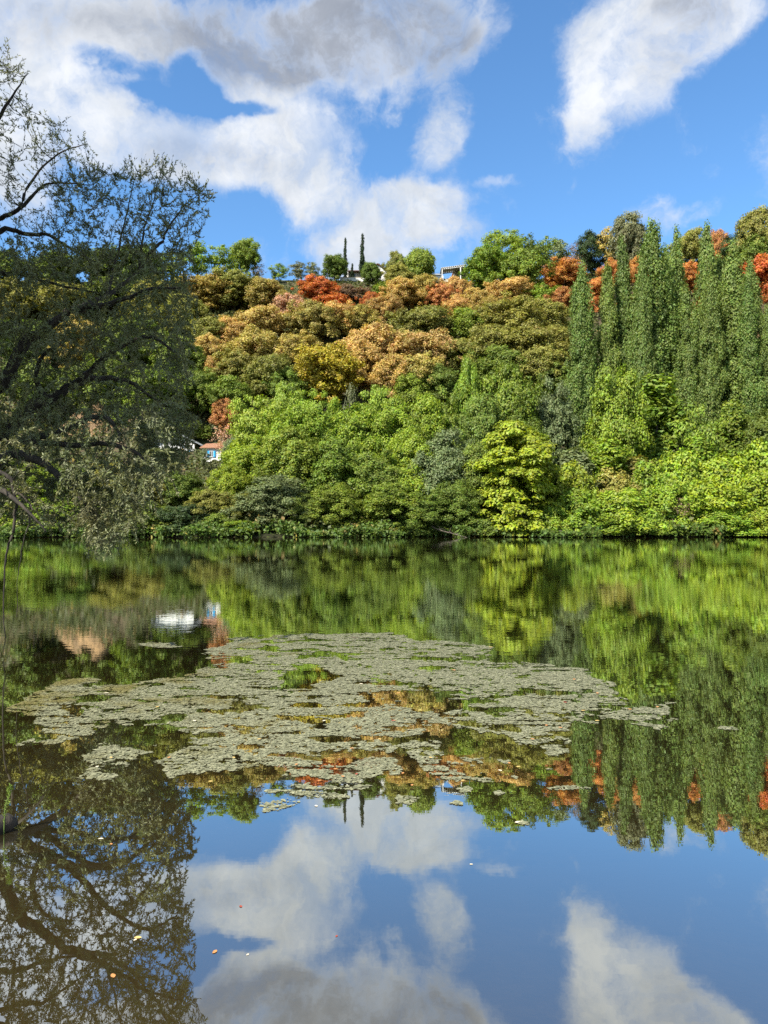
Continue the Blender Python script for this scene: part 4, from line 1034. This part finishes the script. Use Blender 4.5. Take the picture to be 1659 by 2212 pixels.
LV = [(298,2026,15,0,'yellow leaf, the larger of a floating pair under the reflected willow'),(244,2108,15,1,'tan leaf floating at the bottom of the picture under the reflected bough'),(464,2056,13,1,'tan leaf near the fringe of the reflected willow'),
      (218,1812,10,2,'pale leaf in the brown shallows above the reflected twigs'),(683,1741,9,2,'pale leaf afloat right of the lone weed raft'),(535,2062,7,2,'small white leaf between reflected willow and cloud'),
      (1018,1867,7,2,'tiny pale leaf on the reflected cloud in mid water'),(520,1958,9,3,'tiny dark floating twig leaf on the reflected cloud'),(727,2022,7,3,'dark speck of a leaf on the reflected cloud'),
      (1120,1777,15,2,'pale leaf on the deep blue below the feathery tree reflection'),(240,1823,8,1,'small orange leaf by the pale one in the shallows'),(292,2030,8,2,'pale leaf, the smaller of a floating pair')]
onmat = [(725,1665,1),(740,1681,1),(870,1674,1),(455,1692,0),(505,1640,0),(365,1640,1),(850,1560,3),(820,1600,0),(770,1676,3),(690,1690,1),(1210,1575,1),(1180,1570,1),(1290,1560,0),(1150,1600,1),(1100,1652,1),(1000,1690,0),(930,1640,0),(640,1655,1),(560,1600,0),(420,1560,2),(1240,1470,1),(1060,1400,0),(980,1450,1),(700,1560,2),(760,1620,1),(1360,1535,1),(1420,1530,1),(1260,1538,0),(1220,1520,3),(1290,1500,1),(860,1500,1),(780,1480,2),(340,1530,0),(230,1500,2),(240,1640,0),(210,1660,2),(1120,1660,0),(1080,1668,2),(890,1700,1)]
NEARW = ['at the lower fringe of the weed mat','on the middle of the weed mat','at the tip of the weed mat']
lm = {}
def fl(px, py, wp, mi, lab, grp=None, z=0.0):
    x_, y_ = onw(px, py); i = len([o for o in COL.objects if o.name.startswith('fallen_leaf')])
    L_ = wp/F*y_*1.1; me = lm.get((mi, i % 3))
    if me is None:
        me = leaf_mesh(mi*3+i % 3); me.materials.append(LM[mi]); lm[mi, i % 3] = me
    o = link(bpy.data.objects.new('fallen_leaf', me)); o.location = (x_, y_, z); o.rotation_euler = (0, 0, i*2.1); o.scale = (L_/.05,)*3
    tag(o, lab, 'leaf', grp)
for a_ in LV: fl(*a_)
LN = ['yellow','orange','pale','dark red']
for px, py, mi in onmat: fl(px, py, 9, mi, LN[mi]+' fallen leaf lying on the floating weed mat', LN[mi]+' leaves on the weed mat', .012)

# ---------------------------------------------------------------- log with a weed stem at the near bank
bx, by = onw(0, 1810)
lg = empty('driftwood_log', (bx, by, 0))
e1 = at(14, 1786, by); e1 = Vector((e1.x-bx, .12, .045))
q = random.Random(4)
mb = MB().tube([(-1.6,-.5,.20),(-.9,-.3,.13),(-.45,-.12,.06),(-.25,-.05,.045),(-.12,0,.035),e1+Vector((-.05,0,-.01)),e1+Vector((-.01,0,-.015))], [.12,.10,.082,.068,.062,.052,.028], 12)
for i, v_ in enumerate(mb.v): mb.v[i] = v_+Vector((q.gauss(0,.004),q.gauss(0,.004),q.gauss(0,.004)))
mb.build('stem', M_WBARK, lg, True)
MB().tube([(-.2,.0,.0),(.0,.2,-.06),(.22,.5,-.10),(.5,.95,-.16)], [.05,.045,.03,.012], 8).build('branch', M_WBARK, lg, True)
MB().tube([(.0,.2,-.06),(.10,.16,-.05),(.3,.2,-.09),(.5,.42,-.14)], [.03,.028,.018,.006], 7).build('branch', M_WBARK, lg, True)
tag(lg, 'weathered driftwood log end at the water edge with its branches under water', 'log')
pw = empty('weed_plant', (bx-.005, by+.05, .06))
hp = at(12, 1706, by).z-.055
MB().tube([(0,0,-.06),(.005,0,hp*.4),(.03,0,hp*.8),(.035,0,hp)], [.0028,.0024,.0018,.001], 5).build('stem', plain_mat('green_stem', (.14,.22,.04)), pw)
q = np.random.default_rng(5); nn = 110; t_ = q.random(nn)**.6; pp = np.stack([.035*t_, np.zeros(nn), hp*t_], 1)
dd = unit(np.stack([q.normal(size=nn), q.normal(size=nn), .5+.4*q.random(nn)], 1)); sd2 = unit(np.cross(dd, q.normal(size=(nn, 3)))); ll = (.014+.012*q.random(nn))[:, None]
co = np.stack([pp, pp+dd*ll*.5+sd2*.0028, pp+dd*ll, pp+dd*ll*.5-sd2*.0028], 1).reshape(-1, 3)
link(bpy.data.objects.new('leaves', mesh_np('leaves', co, 4, foliage_mat('stem_foliage', fixed=(.17,.26,.04)), q.random(nn))), pw)
tag(pw, 'small bright green stem growing from the driftwood log', 'plant')
print('T_d', _t.time()-_T0)
